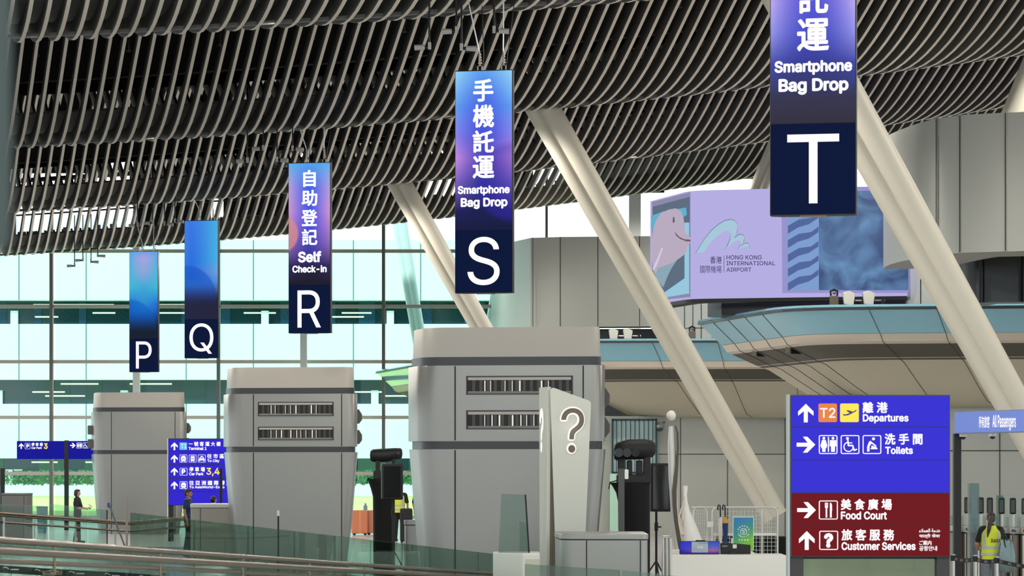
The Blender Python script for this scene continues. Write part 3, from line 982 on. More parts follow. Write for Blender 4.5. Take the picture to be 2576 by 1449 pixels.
NAVY = glow('sign_navy', (13, 24, 58), 1.0)
RZ = math.radians(-11.0)
def hanging_sign(letter, label, Y, x0, x1, ytop, ymid, ybot, smat, glyph, lines):
    w = F / Y
    c = math.cos(RZ)
    base = at((x0 + x1) / 2, ybot, Y)
    t = thing('hanging_sign', label, 'sign', base, RZ, 'hanging check-in row signs')
    def L(px, py): return ((px - (x0 + x1) / 2) / w / c, (ybot - py) / w)
    hw = (x1 - x0) / 2 / w / c
    H = (ybot - ytop) / w
    zm = (ybot - ymid) / w
    MB().slab([(-hw - 0.012, 0), (hw + 0.012, 0), (hw + 0.012, 0.16), (hw - 0.12, 0.24), (-hw + 0.12, 0.24), (-hw - 0.012, 0.16)], 0.0, H + 0.012).build('cabinet', M_BLACK, t, bevel=0.006)
    MB().box(-0.16, 0.16, 0.03, 0.2, -0.012, 0).build('bottom_hatch', mat('sign_underside', (120, 112, 100), 0.6), t)
    screen_quad(-hw, hw, zm + 0.004, H - 0.005, 0, smat, t)
    screen_quad(-hw, hw, 0.012, zm - 0.004, 0, NAVY, t, 'letter_panel')
    gx0, gx1, gy0, gy1 = glyph
    a = L(gx0, gy1); b = L(gx1, gy0)
    text(letter, a[0], b[0], a[1], b[1], -0.012, WHITE, t, 0.0 if letter not in 'T' else 0.0)
    for body, tx0, tx1, ty0, ty1, bold in lines:
        a = L(tx0, ty1); b = L(tx1, ty0)
        text(body, a[0], b[0], a[1], b[1], -0.012, WHITE, t, bold)
    # suspension: shackle, turnbuckle and wires up to the trough of the ceiling
    zt = wave_z(base.x - 12.25 + 0.253 * Y, Y) - base.z
    for sx in (-0.09, 0.34):
        k = MB()
        k.tube([(sx - 0.035, 0.1, H + 0.01), (sx - 0.04, 0.1, H + 0.09), (sx, 0.1, H + 0.13), (sx + 0.04, 0.1, H + 0.09), (sx + 0.035, 0.1, H + 0.01)], 0.012, 8)
        for q in range(4):
            k.tube([(sx, 0.1, H + 0.14 + 0.05 * q), (sx, 0.1, H + 0.165 + 0.05 * q)], 0.035 - 0.004 * q, 8)
        k.tube([(sx, 0.1, H + 0.1), (sx - 0.01, 0.1, H + 0.36)], 0.016, 8)
        k.build('shackle', M_STEEL, t)
        lean = -0.26 if sx < 0 else 0.0
        MB().tube([(sx - 0.01, 0.1, H + 0.34), (sx + lean, 0.1, zt + 0.3)], 0.012, 8).build('suspension_wire', mat('wire_bright', (238, 236, 240), 0.4), t)
        MB().tube([(sx + 0.03, 0.14, H), (sx + 0.06, 0.14, H + 0.28), (sx + (0.02 if sx < 0 else 0.22), 0.14, zt + 0.3)], 0.008, 6).build('power_cable', M_BLACK, t)
    return t, base, H

mS = screen_mat('screen_content_s', [(0, (22, 27, 60)), (0.13, (26, 32, 84)), (0.3, (52, 56, 150)), (0.45, (76, 70, 190)), (0.65, (72, 84, 222)), (0.85, (76, 112, 232)), (1, (92, 160, 240))],
                [(0, (22, 26, 58)), (0.12, (30, 34, 92)), (0.3, (120, 96, 196)), (0.45, (196, 140, 222)), (0.58, (140, 130, 232)), (0.78, (96, 158, 240)), (1, (150, 212, 246))], 1.6,
                [(1.05, 0.3, 0.75, (52, 40, 170), 0.45, 0.12)], 2.8)
mR = screen_mat('screen_content_r', [(0, (28, 27, 38)), (0.14, (34, 32, 58)), (0.28, (64, 60, 160)), (0.5, (66, 80, 222)), (0.8, (62, 100, 232)), (1, (84, 160, 238))],
                [(0, (28, 27, 38)), (0.16, (50, 42, 92)), (0.36, (150, 110, 190)), (0.6, (206, 150, 206)), (0.8, (180, 160, 220)), (1, (88, 176, 232))], 1.5,
                [(-0.25, 0.42, 0.5, (214, 140, 128), 0.75, 0.05)], 2.9)
mQ = screen_mat('screen_content_q', [(0, (26, 33, 66)), (0.18, (36, 40, 74)), (0.27, (74, 84, 138)), (0.34, (60, 130, 214)), (0.42, (36, 100, 212)), (0.55, (40, 110, 220)), (1, (60, 120, 228))],
                [(0, (26, 33, 66)), (0.18, (38, 40, 78)), (0.27, (84, 96, 150)), (0.36, (72, 140, 214)), (0.48, (110, 160, 220)), (0.6, (70, 178, 228)), (1, (74, 176, 226))], 1.4,
                [(0.0, 0.22, 0.98, (24, 88, 196), 0.7, 0.06)], 2.9, ucen=0.2, foot=(0.14, 0.40, (34, 36, 62)))
mP = screen_mat('screen_content_p', [(0, (24, 32, 46)), (0.12, (24, 48, 78)), (0.25, (20, 88, 176)), (0.4, (44, 140, 206)), (0.6, (66, 168, 214)), (0.78, (140, 166, 218)), (0.93, (166, 164, 222)), (1, (120, 160, 226))],
                [(0, (24, 32, 46)), (0.12, (22, 46, 76)), (0.25, (20, 80, 170)), (0.4, (30, 110, 214)), (0.6, (64, 186, 212)), (0.8, (72, 180, 220)), (1, (84, 164, 232))], 1.3,
                [(0.0, 0.12, 0.98, (16, 96, 196), 0.65, 0.07)], 2.9, foot=(0.06, 0.34, (22, 32, 46)))
mT = screen_mat('screen_content_t', [(0, (50, 48, 60)), (0.1, (54, 52, 74)), (0.24, (54, 58, 130)), (0.34, (62, 70, 182)), (0.45, (78, 82, 206)), (0.6, (96, 90, 220)), (1, (90, 130, 236))],
                [(0, (50, 48, 60)), (0.12, (54, 54, 84)), (0.26, (64, 74, 170)), (0.4, (150, 150, 236)), (0.52, (186, 170, 240)), (0.7, (150, 130, 232)), (1, (150, 212, 246))], 2.2, None, 2.8)

YS = {'P': 99.4, 'Q': 85.2, 'R': 68.1, 'S': 50.4, 'T': 34.4}
hanging_sign('T', 'largest hanging sign, letter T with Smartphone Bag Drop on its lit screen', YS['T'], 1941, 2149, -274, 310, 541, mT, (1982, 2110, 338, 512),
    [('Smartphone', 1950.5, 2142, 152, 189, 0.035), ('Bag Drop', 1960.5, 2133, 197.5, 238.5, 0.035), ('運', 2006, 2085, 47, 129, 0.025), ('託', 2009, 2083, -47, 34, 0.025), ('機', 2006, 2085, -143, -60, 0.025), ('手', 2008, 2083, -236, -155, 0.025)])
hanging_sign('S', 'hanging sign with letter S under a blue and violet Smartphone Bag Drop screen', YS['S'], 1146, 1288, 178, 577, 737, mS, (1176.5, 1257.5, 596, 717.5),
    [('Smartphone', 1152, 1283, 467, 492.5, 0.035), ('Bag Drop', 1159.5, 1277.5, 497.5, 526, 0.035), ('手', 1191, 1241.5, 199, 256, 0.025), ('機', 1190, 1243.5, 263, 321, 0.025), ('託', 1189.5, 1243, 328, 384, 0.025), ('運', 1189.5, 1244, 392, 449, 0.025)])
hanging_sign('R', 'hanging sign with letter R under a pink and blue Self Check-in screen', YS['R'], 726, 831, 410, 716, 838, mR, (748.5, 808.5, 730.5, 824),
    [('Self', 750, 809.5, 632, 660.5, 0.035), ('Check-in', 735.5, 823, 667.5, 686, 0.035), ('自', 763, 795, 427.5, 470.5, 0.025), ('助', 759, 799, 478, 518.5, 0.025), ('登', 758.5, 799, 527, 569, 0.025), ('記', 759.5, 799, 576, 617, 0.025)])
hanging_sign('Q', 'hanging sign with letter Q under a plain bright blue screen', YS['Q'], 464, 549, 555, 803, 901, mQ, (476.5, 538, 813.5, 890), [])
hanging_sign('P', 'smallest hanging sign, letter P under a plain turquoise screen', YS['P'], 325, 398, 633, 851, 936, mP, (342, 382.5, 859, 927), [])

# spotlights hung in fours around each sign
def spotlight(px, py, Y, flip, label, group):
    """px, py: elbow of the lamp; the barrel points away from it sideways"""
    p = at(px, py, Y)
    t = thing('spotlight', label, 'spotlight', p, 0.0 if not flip else math.pi, group)
    t.location = p
    zt = trough_z(px * 0 + p.x - 12.25 + 0.253 * Y, Y) + 1.0 - p.z
    MB().tube([(0, 0, 0.06), (0, 0, zt)], 0.018, 8).build('drop_rod', M_BLACK, t)
    m = mat('lamp_grey', (176, 174, 168), 0.5)
    MB().box(-0.03, 0.025, -0.035, 0.035, -0.05, 0.075).build('elbow', m, t, bevel=0.008)
    MB().tube([(0.02, 0, -0.01), (0.09, 0, -0.012)], 0.03, 10).build('swivel', M_BLACK, t)
    MB().tube([(0.08, 0, -0.012), (0.16, 0, -0.014), (0.161, 0, -0.014), (0.26, 0, -0.02)], 0.046, 14, 0.05).build('barrel', m, t, smooth=True)
    return t
for sign, Y, spots in (('S', 50.4, ((1148, 77, 1), (1080, 117, 1), (1161, 120, 0), (1243, 76, 0))),
                       ('R', 68.1, ((662, 373, 1), (622, 404, 1), (697, 402, 0), (736, 374, 0))),
                       ('Q', 85.2, ((384, 560, 1), (346, 566, 1), (414, 563, 0), (440, 556, 0))),
                       ('P', 99.4, ((208.5, 654, 1), (187.5, 668, 1), (229, 658, 0), (246, 643, 0)))):
    where = ['higher one facing left', 'lower one facing left', 'lower one facing right', 'higher one facing right']
    for k, (px, py, fl) in enumerate(spots):
        spotlight(px, py, Y - 0.9, fl, 'grey rod spotlight left of the %s sign, %s' % (sign, where[k]) if sign != 'S' else 'grey rod spotlight above the S sign, %s' % where[k], 'spotlights around the %s sign' % sign)

# ------------------------------------------------------------------ check-in island end blocks
def island(label, pxc, Y, vents, side_boxes=False, dx=0.0):
    c = at(pxc, HY, Y)
    t = thing('check_in_island', label, 'check-in block', (c.x, Y, 0), 0, 'silver check-in island blocks')
    a = math.radians(8.0)
    dv = Vector((-0.253, 0.967))
    def plan(x0, x1, D, r=0.5):
        W = x1 - x0
        FL = Vector((x0, math.tan(a) * (-x0))); FR = Vector((x1, math.tan(a) * (-x1)))
        poly = [FL, FR, FR + dv * D, FL + dv * D]
        return rounded([(p.x, p.y) for p in poly], [r, r * 0.4, 0.08, 0.04], 8)
    def body(name, lv, m, D=1.05, bev=0.0):
        rings = []
        for z, x0, x1 in lv:
            rings.append([(p[0], p[1], z) for p in plan(x0, x1, D)])
        return MB().loft(rings).build(name, m, t, smooth=True, angle=50)
    body('lower_body', [(0, -1.28, 1.50), (0.9, -1.38, 1.62), (2.76, -1.535, 1.775), (2.775, -1.53, 1.77)], M_SILVER)
    body('lower_band', [(2.775, -1.48, 1.715), (2.915, -1.48, 1.715)], M_BAND)
    body('upper_body', [(2.915, -1.55, 1.765), (4.24, -1.55, 1.765), (4.25, -1.54, 1.755)], M_SILVER)
    body('upper_band', [(4.25, -1.49, 1.695), (4.40, -1.49, 1.695)], M_BAND)
    body('top_cap', [(4.40, -1.48, 1.685), (4.90, -1.46, 1.675), (4.92, -1.44, 1.66)], M_CAP, 1.0)
    def fy(x): return -math.tan(a) * x
    for x in (-0.94, 1.31):
        for z0, z1, ins in ((2.93, 4.24, 0), (0.0, 2.76, 0.0)):
            MB().box(x - 0.012, x + 0.012, fy(x) - 0.006, fy(x) + 0.1, z0, z1).build('panel_joint', M_BLACK, t)
    for k, (x0, x1, z0, z1) in enumerate(vents):
        def pt(x, z, o): return (x + math.sin(a) * -o * 0, fy(x) - o, z)
        b = MB()
        def pan(x0, x1, z0, z1, o0, o1):
            return b.add([pt(x0, z0, o0), pt(x1, z0, o0), pt(x1, z1, o0), pt(x0, z1, o0), pt(x0, z0, o1), pt(x1, z0, o1), pt(x1, z1, o1), pt(x0, z1, o1)],
                         [(0, 1, 2, 3), (4, 7, 6, 5), (0, 4, 5, 1), (1, 5, 6, 2), (2, 6, 7, 3), (3, 7, 4, 0)])
        pan(x0, x1, z0, z1, 0.004, -0.01)
        v = b.build('vent', M_BLACK, t)
        b = MB()
        fr = 0.018
        for q in ((x0, x1, z1 - fr, z1), (x0, x1, z0, z0 + fr), (x0, x0 + fr, z0, z1), (x1 - fr, x1, z0, z1)):
            pan(q[0], q[1], q[2], q[3], 0.02, 0.0)
        b.build('vent_frame', M_BAND, v)
        b = MB()
        pan(x0 + 0.03, x1 - 0.03, z1 - 0.075, z1 - 0.025, 0.022, 0.0)
        b.build('vent_lip', M_CAP, v)
        b = MB(); pan(x0 + 0.03, x1 - 0.03, z0 + 0.02, z0 + 0.06, 0.022, 0.0)
        b.build('vent_sill', mat('vent_sill', (120, 116, 110), 0.5), v)
        nb = 14
        ww = (x1 - x0 - 0.1) / nb
        rnd = random.Random(11 + k)
        b = MB()
        b2 = MB()
        for q in range(nb):
            xx = x0 + 0.05 + ww * (q + 0.5)
            pan(xx - ww * 0.05, xx + ww * 0.38, z0 + 0.06, z1 - 0.075, 0.012, 0.0)
        b.build('vent_blade', mat('vent_blade', (62, 58, 54), 0.4, 0.3), v)['kind'] = 'stuff'
        b = MB()
        for q in range(2, nb - 2):
            if rnd.random() < 0.75:
                xx = x0 + 0.05 + ww * (q + rnd.choice((0.02, 0.2)))
                pan(xx - 0.009, xx + rnd.choice((0.006, 0.012, 0.02)), z0 + 0.06, z1 - 0.085, 0.016, 0.0)
        b.build('vent_rib', mat('vent_rib_bright', (232, 230, 222), 0.25, 0.3), v)['kind'] = 'stuff'
    if side_boxes:
        for z0 in (3.46, 2.98):
            p = Vector((-1.55, math.tan(a) * 1.55)) + dv * 0.55
            MB().box(p.x - 0.16, p.x + 0.05, p.y - 0.12, p.y + 0.12, z0, z0 + 0.32).build('side_box', mat('box_dark', (86, 84, 80), 0.5), t, bevel=0.03)
    for z0 in (3.5, 2.98):
        x = 1.735
        b = MB().prism([(x - 0.3, z0), (x - 0.02, z0), (x + 0.055, z0 + 0.1), (x + 0.055, z0 + 0.24), (x - 0.02, z0 + 0.36), (x - 0.3, z0 + 0.36)], fy(x) + 0.5, fy(x) + 0.75)
        b.build('side_unit', mat('box_dark', (86, 84, 80), 0.5), t)
    return t
island('biggest silver check-in block with two louvred vents, below the S sign', 1279, 50.0, ((-0.745, 1.13, 3.735, 4.065), (-0.745, 1.13, 3.125, 3.46)))
island('silver check-in block with two louvred vents below the R sign', 730, 71.8, ((-0.825, 1.105, 3.69, 4.045), (-0.825, 1.105, 3.08, 3.42)))
island('ventless silver check-in block below the P sign, farthest of three', 347, 98.8, (), True)

# ------------------------------------------------------------------ direction signs
class Face:
    """flat sign face: converts photo pixels to the sign's own x, z"""
    def __init__(self, root, px0, Y, y=-0.012, conv=None):
        self.t, self.px0, self.w, self.y, self.conv = root, px0, F / Y, y, conv
        self.z0 = root.location.z
    def p(self, x, z):
        if self.conv: x, z = self.conv(x, z)
        return ((x - self.px0) / self.w, CAMZ + (HY - z) / self.w - self.z0)
    def text(self, body, x0, x1, y0, y1, bold=0.03, m=None):
        a = self.p(x0, y1); b = self.p(x1, y0)
        return text(body, a[0], b[0], a[1], b[1], self.y, m or WHITE, self.t, bold, 0.006)
    def shape(self, polys, name='pictogram', m=None, strokes=(), discs=(), rings=(), y=None):
        b = MB(); yy = self.y if y is None else y
        for q in polys: b.prism([self.p(*k) for k in q], yy - 0.006, yy)
        for pts, wd in strokes:
            k = self.p(wd, 0)[0] - self.p(0, 0)[0]
            b.stroke([self.p(*q) for q in pts], k, yy - 0.006, yy)
        for c, r in discs:
            k = self.p(r, 0)[0] - self.p(0, 0)[0]
            b.disc(self.p(*c), k, yy - 0.006, yy)
        for x0, x1, y0, y1, r, wd in rings:
            a = self.p(x0, y1); e = self.p(x1, y0)
            k = self.p(r, 0)[0] - self.p(0, 0)[0]; q = self.p(wd, 0)[0] - self.p(0, 0)[0]
            b.ring(rrect(a[0], e[0], a[1], e[1], k), rrect(a[0] + q, e[0] - q, a[1] + q, e[1] - q, max(k - q, q * 0.3)), yy - 0.006, yy)
        return b.build(name, m or WHITE, self.t)
    def up(self, cx, y0, y1, hw):
        s = (y1 - y0) * 0.085
        self.shape([[(cx, y0), (cx + hw, y0 + hw * 1.0), (cx + hw, y0 + hw * 1.55), (cx + s * 1.25, y0 + hw * 0.95), (cx + s * 1.25, y1), (cx - s * 1.25, y1), (cx - s * 1.25, y0 + hw * 0.95), (cx - hw, y0 + hw * 1.55), (cx - hw, y0 + hw * 1.0)]], 'arrow')
    def right(self, x0, x1, cy, hh):
        s = (x1 - x0) * 0.105
        self.shape([[(x1, cy), (x1 - hh, cy - hh), (x1 - hh * 1.55, cy - hh), (x1 - hh * 0.95, cy - s), (x0, cy - s), (x0, cy + s), (x1 - hh * 0.95, cy + s), (x1 - hh * 1.55, cy + hh), (x1 - hh, cy + hh)]], 'arrow')
    def icon(self, kind, x0, x1, y0, y1):
        W = x1 - x0
        def q(a, b): return (x0 + a * W, y0 + b * W)
        def man(cx, skirt):
            if skirt:
                return [[q(cx - .10, .26), q(cx + .10, .26), q(cx + .19, .60), q(cx + .13, .62), q(cx + .16, .70), q(cx + .09, .70), q(cx + .09, .90), q(cx - .09, .90), q(cx - .09, .70), q(cx - .16, .70), q(cx - .13, .62), q(cx - .19, .60)]]
            return [[q(cx - .17, .27), q(cx + .17, .27), q(cx + .18, .60), q(cx + .11, .60), q(cx + .10, .90), q(cx - .10, .90), q(cx - .11, .60), q(cx - .18, .60)]]
        polys, strokes, discs = [], [], []
        if kind == 'toilets':
            polys = man(.27, True) + man(.76, False) + [[q(.485, .10), q(.545, .10), q(.545, .90), q(.485, .90)]]
            discs = [(q(.27, .17), .075 * W), (q(.76, .17), .075 * W)]
        elif kind == 'wheelchair':
            discs = [(q(.36, .18), .075 * W)]
            arc = [q(.46 + .24 * math.cos(math.radians(a)), .63 + .24 * math.sin(math.radians(a))) for a in range(-170, 75, 20)][::-1]
            arc = [q(.42 + .25 * math.cos(math.radians(a)), .63 + .25 * math.sin(math.radians(a))) for a in range(20, 265, 17)]
            strokes = [(arc, .055 * W), ([q(.38, .28), q(.41, .56), q(.64, .56), q(.72, .82), q(.84, .77)], .075 * W), ([q(.40, .42), q(.60, .42)], .055 * W)]
        elif kind == 'changing':
            discs = [(q(.58, .20), .08 * W), (q(.52, .62), .06 * W)]
            polys = [[q(.42, .30), q(.34, .36), q(.24, .62), q(.24, .88), q(.36, .88), q(.37, .60), q(.50, .42)]]
            strokes = [([q(.42, .36), q(.60, .50), q(.70, .58)], .07 * W), ([q(.46, .72), q(.76, .72)], .075 * W), ([q(.54, .64), q(.70, .66)], .08 * W)]
        elif kind == 'food':
            polys = [[q(.32, .11), q(.36, .11), q(.36, .30), q(.38, .30), q(.38, .11), q(.42, .11), q(.42, .30), q(.44, .30), q(.44, .11), q(.48, .11), q(.48, .36), q(.44, .42), q(.44, .90), q(.36, .90), q(.36, .42), q(.32, .36)],
                     [q(.58, .90), q(.58, .14), q(.63, .11), q(.69, .22), q(.70, .52), q(.68, .56), q(.68, .90)]]
        elif kind == 'train':
            polys = [[q(.30, .14), q(.70, .14), q(.82, .34), q(.82, .72), q(.70, .82), q(.84, .95), q(.70, .95), q(.64, .86), q(.36, .86), q(.30, .95), q(.16, .95), q(.30, .82), q(.18, .72), q(.18, .34)]]
            self.shape([[q(.34, .52), q(.66, .52), q(.66, .60), q(.34, .60)]], 'pictogram_gap', BLUE_L, y=self.y - 0.006)
        elif kind == 'bus':
            polys = [[q(.24, .14), q(.76, .14), q(.78, .84), q(.68, .84), q(.68, .92), q(.60, .92), q(.60, .84), q(.40, .84), q(.40, .92), q(.32, .92), q(.32, .84), q(.22, .84)]]
            self.shape([[q(.32, .22), q(.68, .22), q(.68, .28), q(.32, .28)], [q(.30, .52), q(.70, .52), q(.70, .60), q(.30, .60)]], 'pictogram_gap', BLUE_L, y=self.y - 0.006)
        elif kind == 'taxi':
            polys = [[q(.42, .16), q(.58, .16), q(.60, .24), q(.74, .28), q(.80, .48), q(.88, .56), q(.88, .84), q(.74, .84), q(.70, .74), q(.30, .74), q(.26, .84), q(.12, .84), q(.12, .56), q(.20, .48), q(.26, .28), q(.40, .24)]]
            self.shape([[q(.30, .36), q(.70, .36), q(.72, .46), q(.28, .46)]], 'pictogram_gap', BLUE_L, y=self.y - 0.006)
        self.shape(polys, 'pictogram', None, strokes, discs, [(x0, x1, y0, y1, .09 * W, .05 * W)])
BLUE_L = glow('sign_blue', (58, 52, 212), 1.0)
BLUE_D = glow('sign_blue_deep', (26, 26, 150), 1.0)
RED_L = glow('sign_red', (112, 26, 32), 1.0)
YEL = glow('sign_yellow', (255, 234, 92), 1.0)
ORA = glow('sign_orange', (236, 136, 72), 1.0)
SKY = glow('sign_sky', (108, 196, 240), 1.0)
M_TOT = mat('totem_grey', (126, 134, 134), 0.4, 0.3)

# departures totem on the right
Y = 31.0
base = at(2188, HY, Y); base.z = 0
tot = thing('direction_totem', 'large blue and red direction totem listing Departures, Toilets and Food Court', 'sign', base)
f = Face(tot, 2188, Y, -0.012, lambda x, z: (1976 + x / 2.9933, 965 + z / 2.9933))
x0, zt = f.p(34, 84); x1, zb = f.p(1240, 1305)
MB().box(x0, x1, 0.0, 0.22, zb, zt).build('cabinet', mat('totem_black', (26, 26, 30), 0.4), tot, bevel=0.006)
MB().box(x0 - 0.022, x0, 0.01, 0.22, 0, zt + 0.004).build('side_panel', M_TOT, tot)
for k, (y0, y1, m) in enumerate(((95, 324, BLUE_L), (329, 571, BLUE_L), (576, 820, BLUE_L), (828, 1062, RED_L), (1066, 1298, RED_L))):
    a = f.p(47, y1); b = f.p(1232, y0)
    MB().box(a[0], b[0], -0.012, 0.0, a[1], b[1]).build('lit_strip', m, tot)
for xa, xb in ((36, 137), (1142, 1238)):
    a = f.p(xa, 0); b = f.p(xb, 0)
    MB().box(a[0], b[0], 0.02, 0.2, 0, zb).build('leg', M_BLACK, tot)
a = f.p(137, 0); b = f.p(1142, 1322)
pane_ = MB().box(a[0], b[0], 0.09, 0.11, 0.1, b[1]).build('lower_pane', glass('totem_glass', (206, 220, 200), 1.5, refl=0.7), tot)
MB().box(a[0], b[0], 0.1, 0.2, b[1], zb).build('pane_rail', M_BLACK, tot)
f.up(152, 152, 292, 58)
f.shape([rrect(247, 387, 150, 290, 12)], 'terminal_plate', ORA)
f.text('T2', 258, 374, 183, 258, 0.01, WHITE).location.y = -0.006
f.shape([rrect(410, 551, 150, 290, 12)], 'plane_plate', YEL)
f.shape([[(432, 236), (430, 229), (452, 232), (482, 222), (455, 203), (470, 200), (506, 212), (528, 199), (534, 201), (530, 208), (486, 232), (466, 240), (440, 242)]], 'pictogram', mat('pictogram_navy', (20, 20, 70), 0.5), y=-0.018)
f.text('離 港', 580, 768, 138, 222); f.text('Departures', 580, 925, 230, 300)
f.right(83, 223, 460, 60)
f.icon('toilets', 250, 390, 388, 530); f.icon('wheelchair', 415, 555, 388, 530); f.icon('changing', 580, 720, 388, 530)
f.text('洗 手 間', 745, 1030, 375, 460); f.text('Toilets', 748, 958, 474, 531)
f.right(87, 228, 952, 60); f.icon('food', 250, 393, 880, 1023)
f.text('美 食 廣 場', 415, 800, 867, 952); f.text('Food Court', 415, 762, 962, 1024)
f.up(159, 1110, 1252, 59)
f.icon('', 253, 395, 1108, 1252); f.text('?', 288, 358, 1126, 1236, 0.05)
f.text('旅 客 服 務', 420, 818, 1095, 1182); f.text('Customer Services', 420, 978, 1192, 1254)
f.text('ﺀﻼﻤﻌﻟﺍ ﺔﻣﺪﺧ', 1005, 1165, 1091, 1121, 0.02); f.text('यात्री सेवा', 1005, 1162, 1130, 1166, 0.02); f.text('ご案内', 1005, 1098, 1181, 1216, 0.02); f.text('공항안내', 1005, 1140, 1222, 1259, 0.02)

# terminal 1 totem on the left
Y = 90.0
base = at(512, HY, Y); base.z = 0
tot = thing('direction_totem', 'smaller blue totem pointing to Terminal 1 and Car Park, beside the R check-in block', 'sign', base)
f = Face(tot, 512, Y, -0.012, lambda x, z: (400 + x / 6.5875, 1090 + z / 6.5875))
x0, zt = f.p(152, 85); x1, zb = f.p(1300, 1195)
MB().box(x0, x1, 0.0, 0.22, zb, zt).build('cabinet', mat('totem_black', (26, 26, 30), 0.4), tot)
MB().box(x0 - 0.03, x0, 0.01, 0.22, 0, zt).build('side_panel', mat('totem_pale', (196, 206, 204), 0.4), tot)
for y0, y1 in ((96, 298), (308, 518), (530, 742), (754, 962), (973, 1185)):
    a = f.p(160, y1); b = f.p(1292, y0)
    MB().box(a[0], b[0], -0.012, 0.0, a[1], b[1]).build('lit_strip', glow('sign_blue_far', (52, 42, 206), 1.0), tot)
for xa, xb in ((154, 236), (1216, 1298)):
    a = f.p(xa, 0); b = f.p(xb, 0)
    MB().box(a[0], b[0], 0.02, 0.2, 0, zb).build('leg', M_BLACK, tot)
for y0, y1 in ((150, 280), (357, 486), (570, 697), (797, 926)): f.up(256, y0, y1, 56)
f.shape([rrect(343, 465, 152, 275, 8)], 'terminal_plate', SKY); f.text('T1', 362, 458, 175, 248, 0.0).location.y = -0.006
f.text('一 號 客 運 大 樓', 490, 1022, 138, 214); f.text('Terminal 1', 490, 790, 225, 278)
f.icon('train', 343, 468, 355, 482); f.icon('bus', 497, 620, 355, 482); f.icon('taxi', 645, 772, 355, 482)
f.text('往 市 區', 797, 1080, 340, 418); f.text('To City', 800, 1003, 432, 488)
f.icon('', 345, 470, 575, 698); f.text('P', 375, 440, 592, 680, 0.05)
f.text('停 車 場', 500, 762, 558, 637); f.text('Car Park', 498, 738, 648, 698); f.text('3,4', 785, 1005, 572, 712, 0.02, YEL)
f.icon('train', 345, 470, 797, 922)
f.text('往 亞 洲 國 際 博 覽 館', 500, 1290, 783, 860); f.text('To AsiaWorld-Expo', 500, 1086, 870, 922)

# car park post sign far left
Y = 104.0
base = at(167, HY, Y); base.z = 0
sg = thing('post_sign', 'deep blue Car Park 3 sign board on a black post by the P check-in block', 'sign', base)
f = Face(sg, 167, Y, -0.06, lambda x, z: (x / 7.246, 1090 + z / 7.246))
MB().box(f.p(1175, 0)[0], f.p(1250, 0)[0], -0.05, 0.08, 0, f.p(0, 128)[1]).build('post', M_BLACK, sg)
for xa, xb in ((312, 1172), (1252, 1900)):
    a = f.p(xa, 470); b = f.p(xb, 140)
    MB().box(a[0], b[0], -0.06, 0.06, a[1], b[1]).build('board', BLUE_D, sg)
f.up(392, 180, 285, 45); f.icon('', 459, 557, 178, 287); f.text('P', 486, 540, 198, 264, 0.05)
f.text('停 車 場', 578, 785, 171, 236); f.text('Car Park', 578, 770, 246, 286); f.text('3', 804, 875, 182, 286, 0.03, YEL)
f.right(1283, 1382, 222, 46); f.icon('toilets', 1400, 1500, 170, 274); f.icon('wheelchair', 1515, 1618, 170, 274)

# ------------------------------------------------------------------ question mark pylon
Y = 42.0; w = F / Y
base = at(1420, HY, Y); base.z = 0
py_ = thing('information_pylon', 'white angled information pylon with a glowing question mark', 'sign', base)
def LP(px, y): return ((px - 1420) / w, CAMZ + (HY - y) / w)
def panel(pts, name, m, y0=0.0, y1=0.05, rad=None):
    poly = [LP(*p) for p in pts]
    return MB().prism(rounded(poly, rad or [0.03] * len(poly), 4), y0, y1).build(name, m, py_, bevel=0.004)
M_PYL = mat('pylon_white', (184, 184, 174), 0.45)
fb = LP(0, HY + 2.6 * w)[1]
b = MB().prism(rounded([((1404 - 1420) / w, 0.0), ((1462 - 1420) / w, 0.0), LP(1487, 1010), LP(1383, 972)], [0.0, 0.0, 0.06, 0.05], 5), -0.06, 0.0)
b.build('front_panel', M_PYL, py_, bevel=0.006)
# left panel turned away, and the dark gap between the two
q0, q1, q2, q3 = ((1358 - 1420) / w, 0.0), ((1373 - 1420) / w, 0.0), LP(1378, 973), LP(1356, 975)
b = MB()
b.loft([[(q0[0], 0.10, 0.0), (q1[0], -0.02, 0.0), (q1[0] + 0.05, 0.0, 0.0), (q0[0] + 0.05, 0.14, 0.0)],
        [(q3[0], 0.10, q3[1]), (q2[0], -0.02, q2[1]), (q2[0] + 0.05, 0.0, q2[1]), (q3[0] + 0.05, 0.14, q3[1])]])
b.build('side_panel', M_PYL, py_, bevel=0.005)
b = MB(); b.loft([[((1373 - 1420) / w, 0.0, 0), ((1404 - 1420) / w, 0.0, 0), ((1404 - 1420) / w, 0.1, 0), ((1373 - 1420) / w, 0.1, 0)],
                  [LP(1377, 980)[0:1] + (0.0, LP(0, 980)[1]), LP(1386, 980)[0:1] + (0.0, LP(0, 980)[1]), LP(1386, 980)[0:1] + (0.1, LP(0, 980)[1]), LP(1377, 980)[0:1] + (0.1, LP(0, 980)[1])]])
b.build('inner_core', mat('pylon_core', (92, 84, 72), 0.7), py_)
halo = glow('halo_white', (255, 252, 240), 1.1)
vs, fs = glyph_mesh('?', 0.0)
def qmark(x0, x1, y0, y1, m, yy, th, name, bold=0.0, parent=py_):
    a = LP(x0, y1); b_ = LP(x1, y0)
    return text('?', a[0], b_[0], a[1], b_[1], yy, m, parent, bold, th, name)
qmark(1408, 1471, 1023, 1142, halo, -0.0605, 0.004, 'lit_halo', 0.02)
qmark(1411.5, 1469, 1027, 1139, mat('mark_bronze', (92, 80, 68), 0.5), -0.085, 0.012, 'question_mark', 0.0)
b = MB(); 
sm = qmark(1357, 1367, 1027, 1139, halo, -0.03, 0.01, 'side_question_mark', 0.03)
pl = bpy.data.lights.new('halo_light', 'POINT'); pl.energy = 0.4; pl.shadow_soft_size = 0.12; pl.color = (1, 0.95, 0.85)
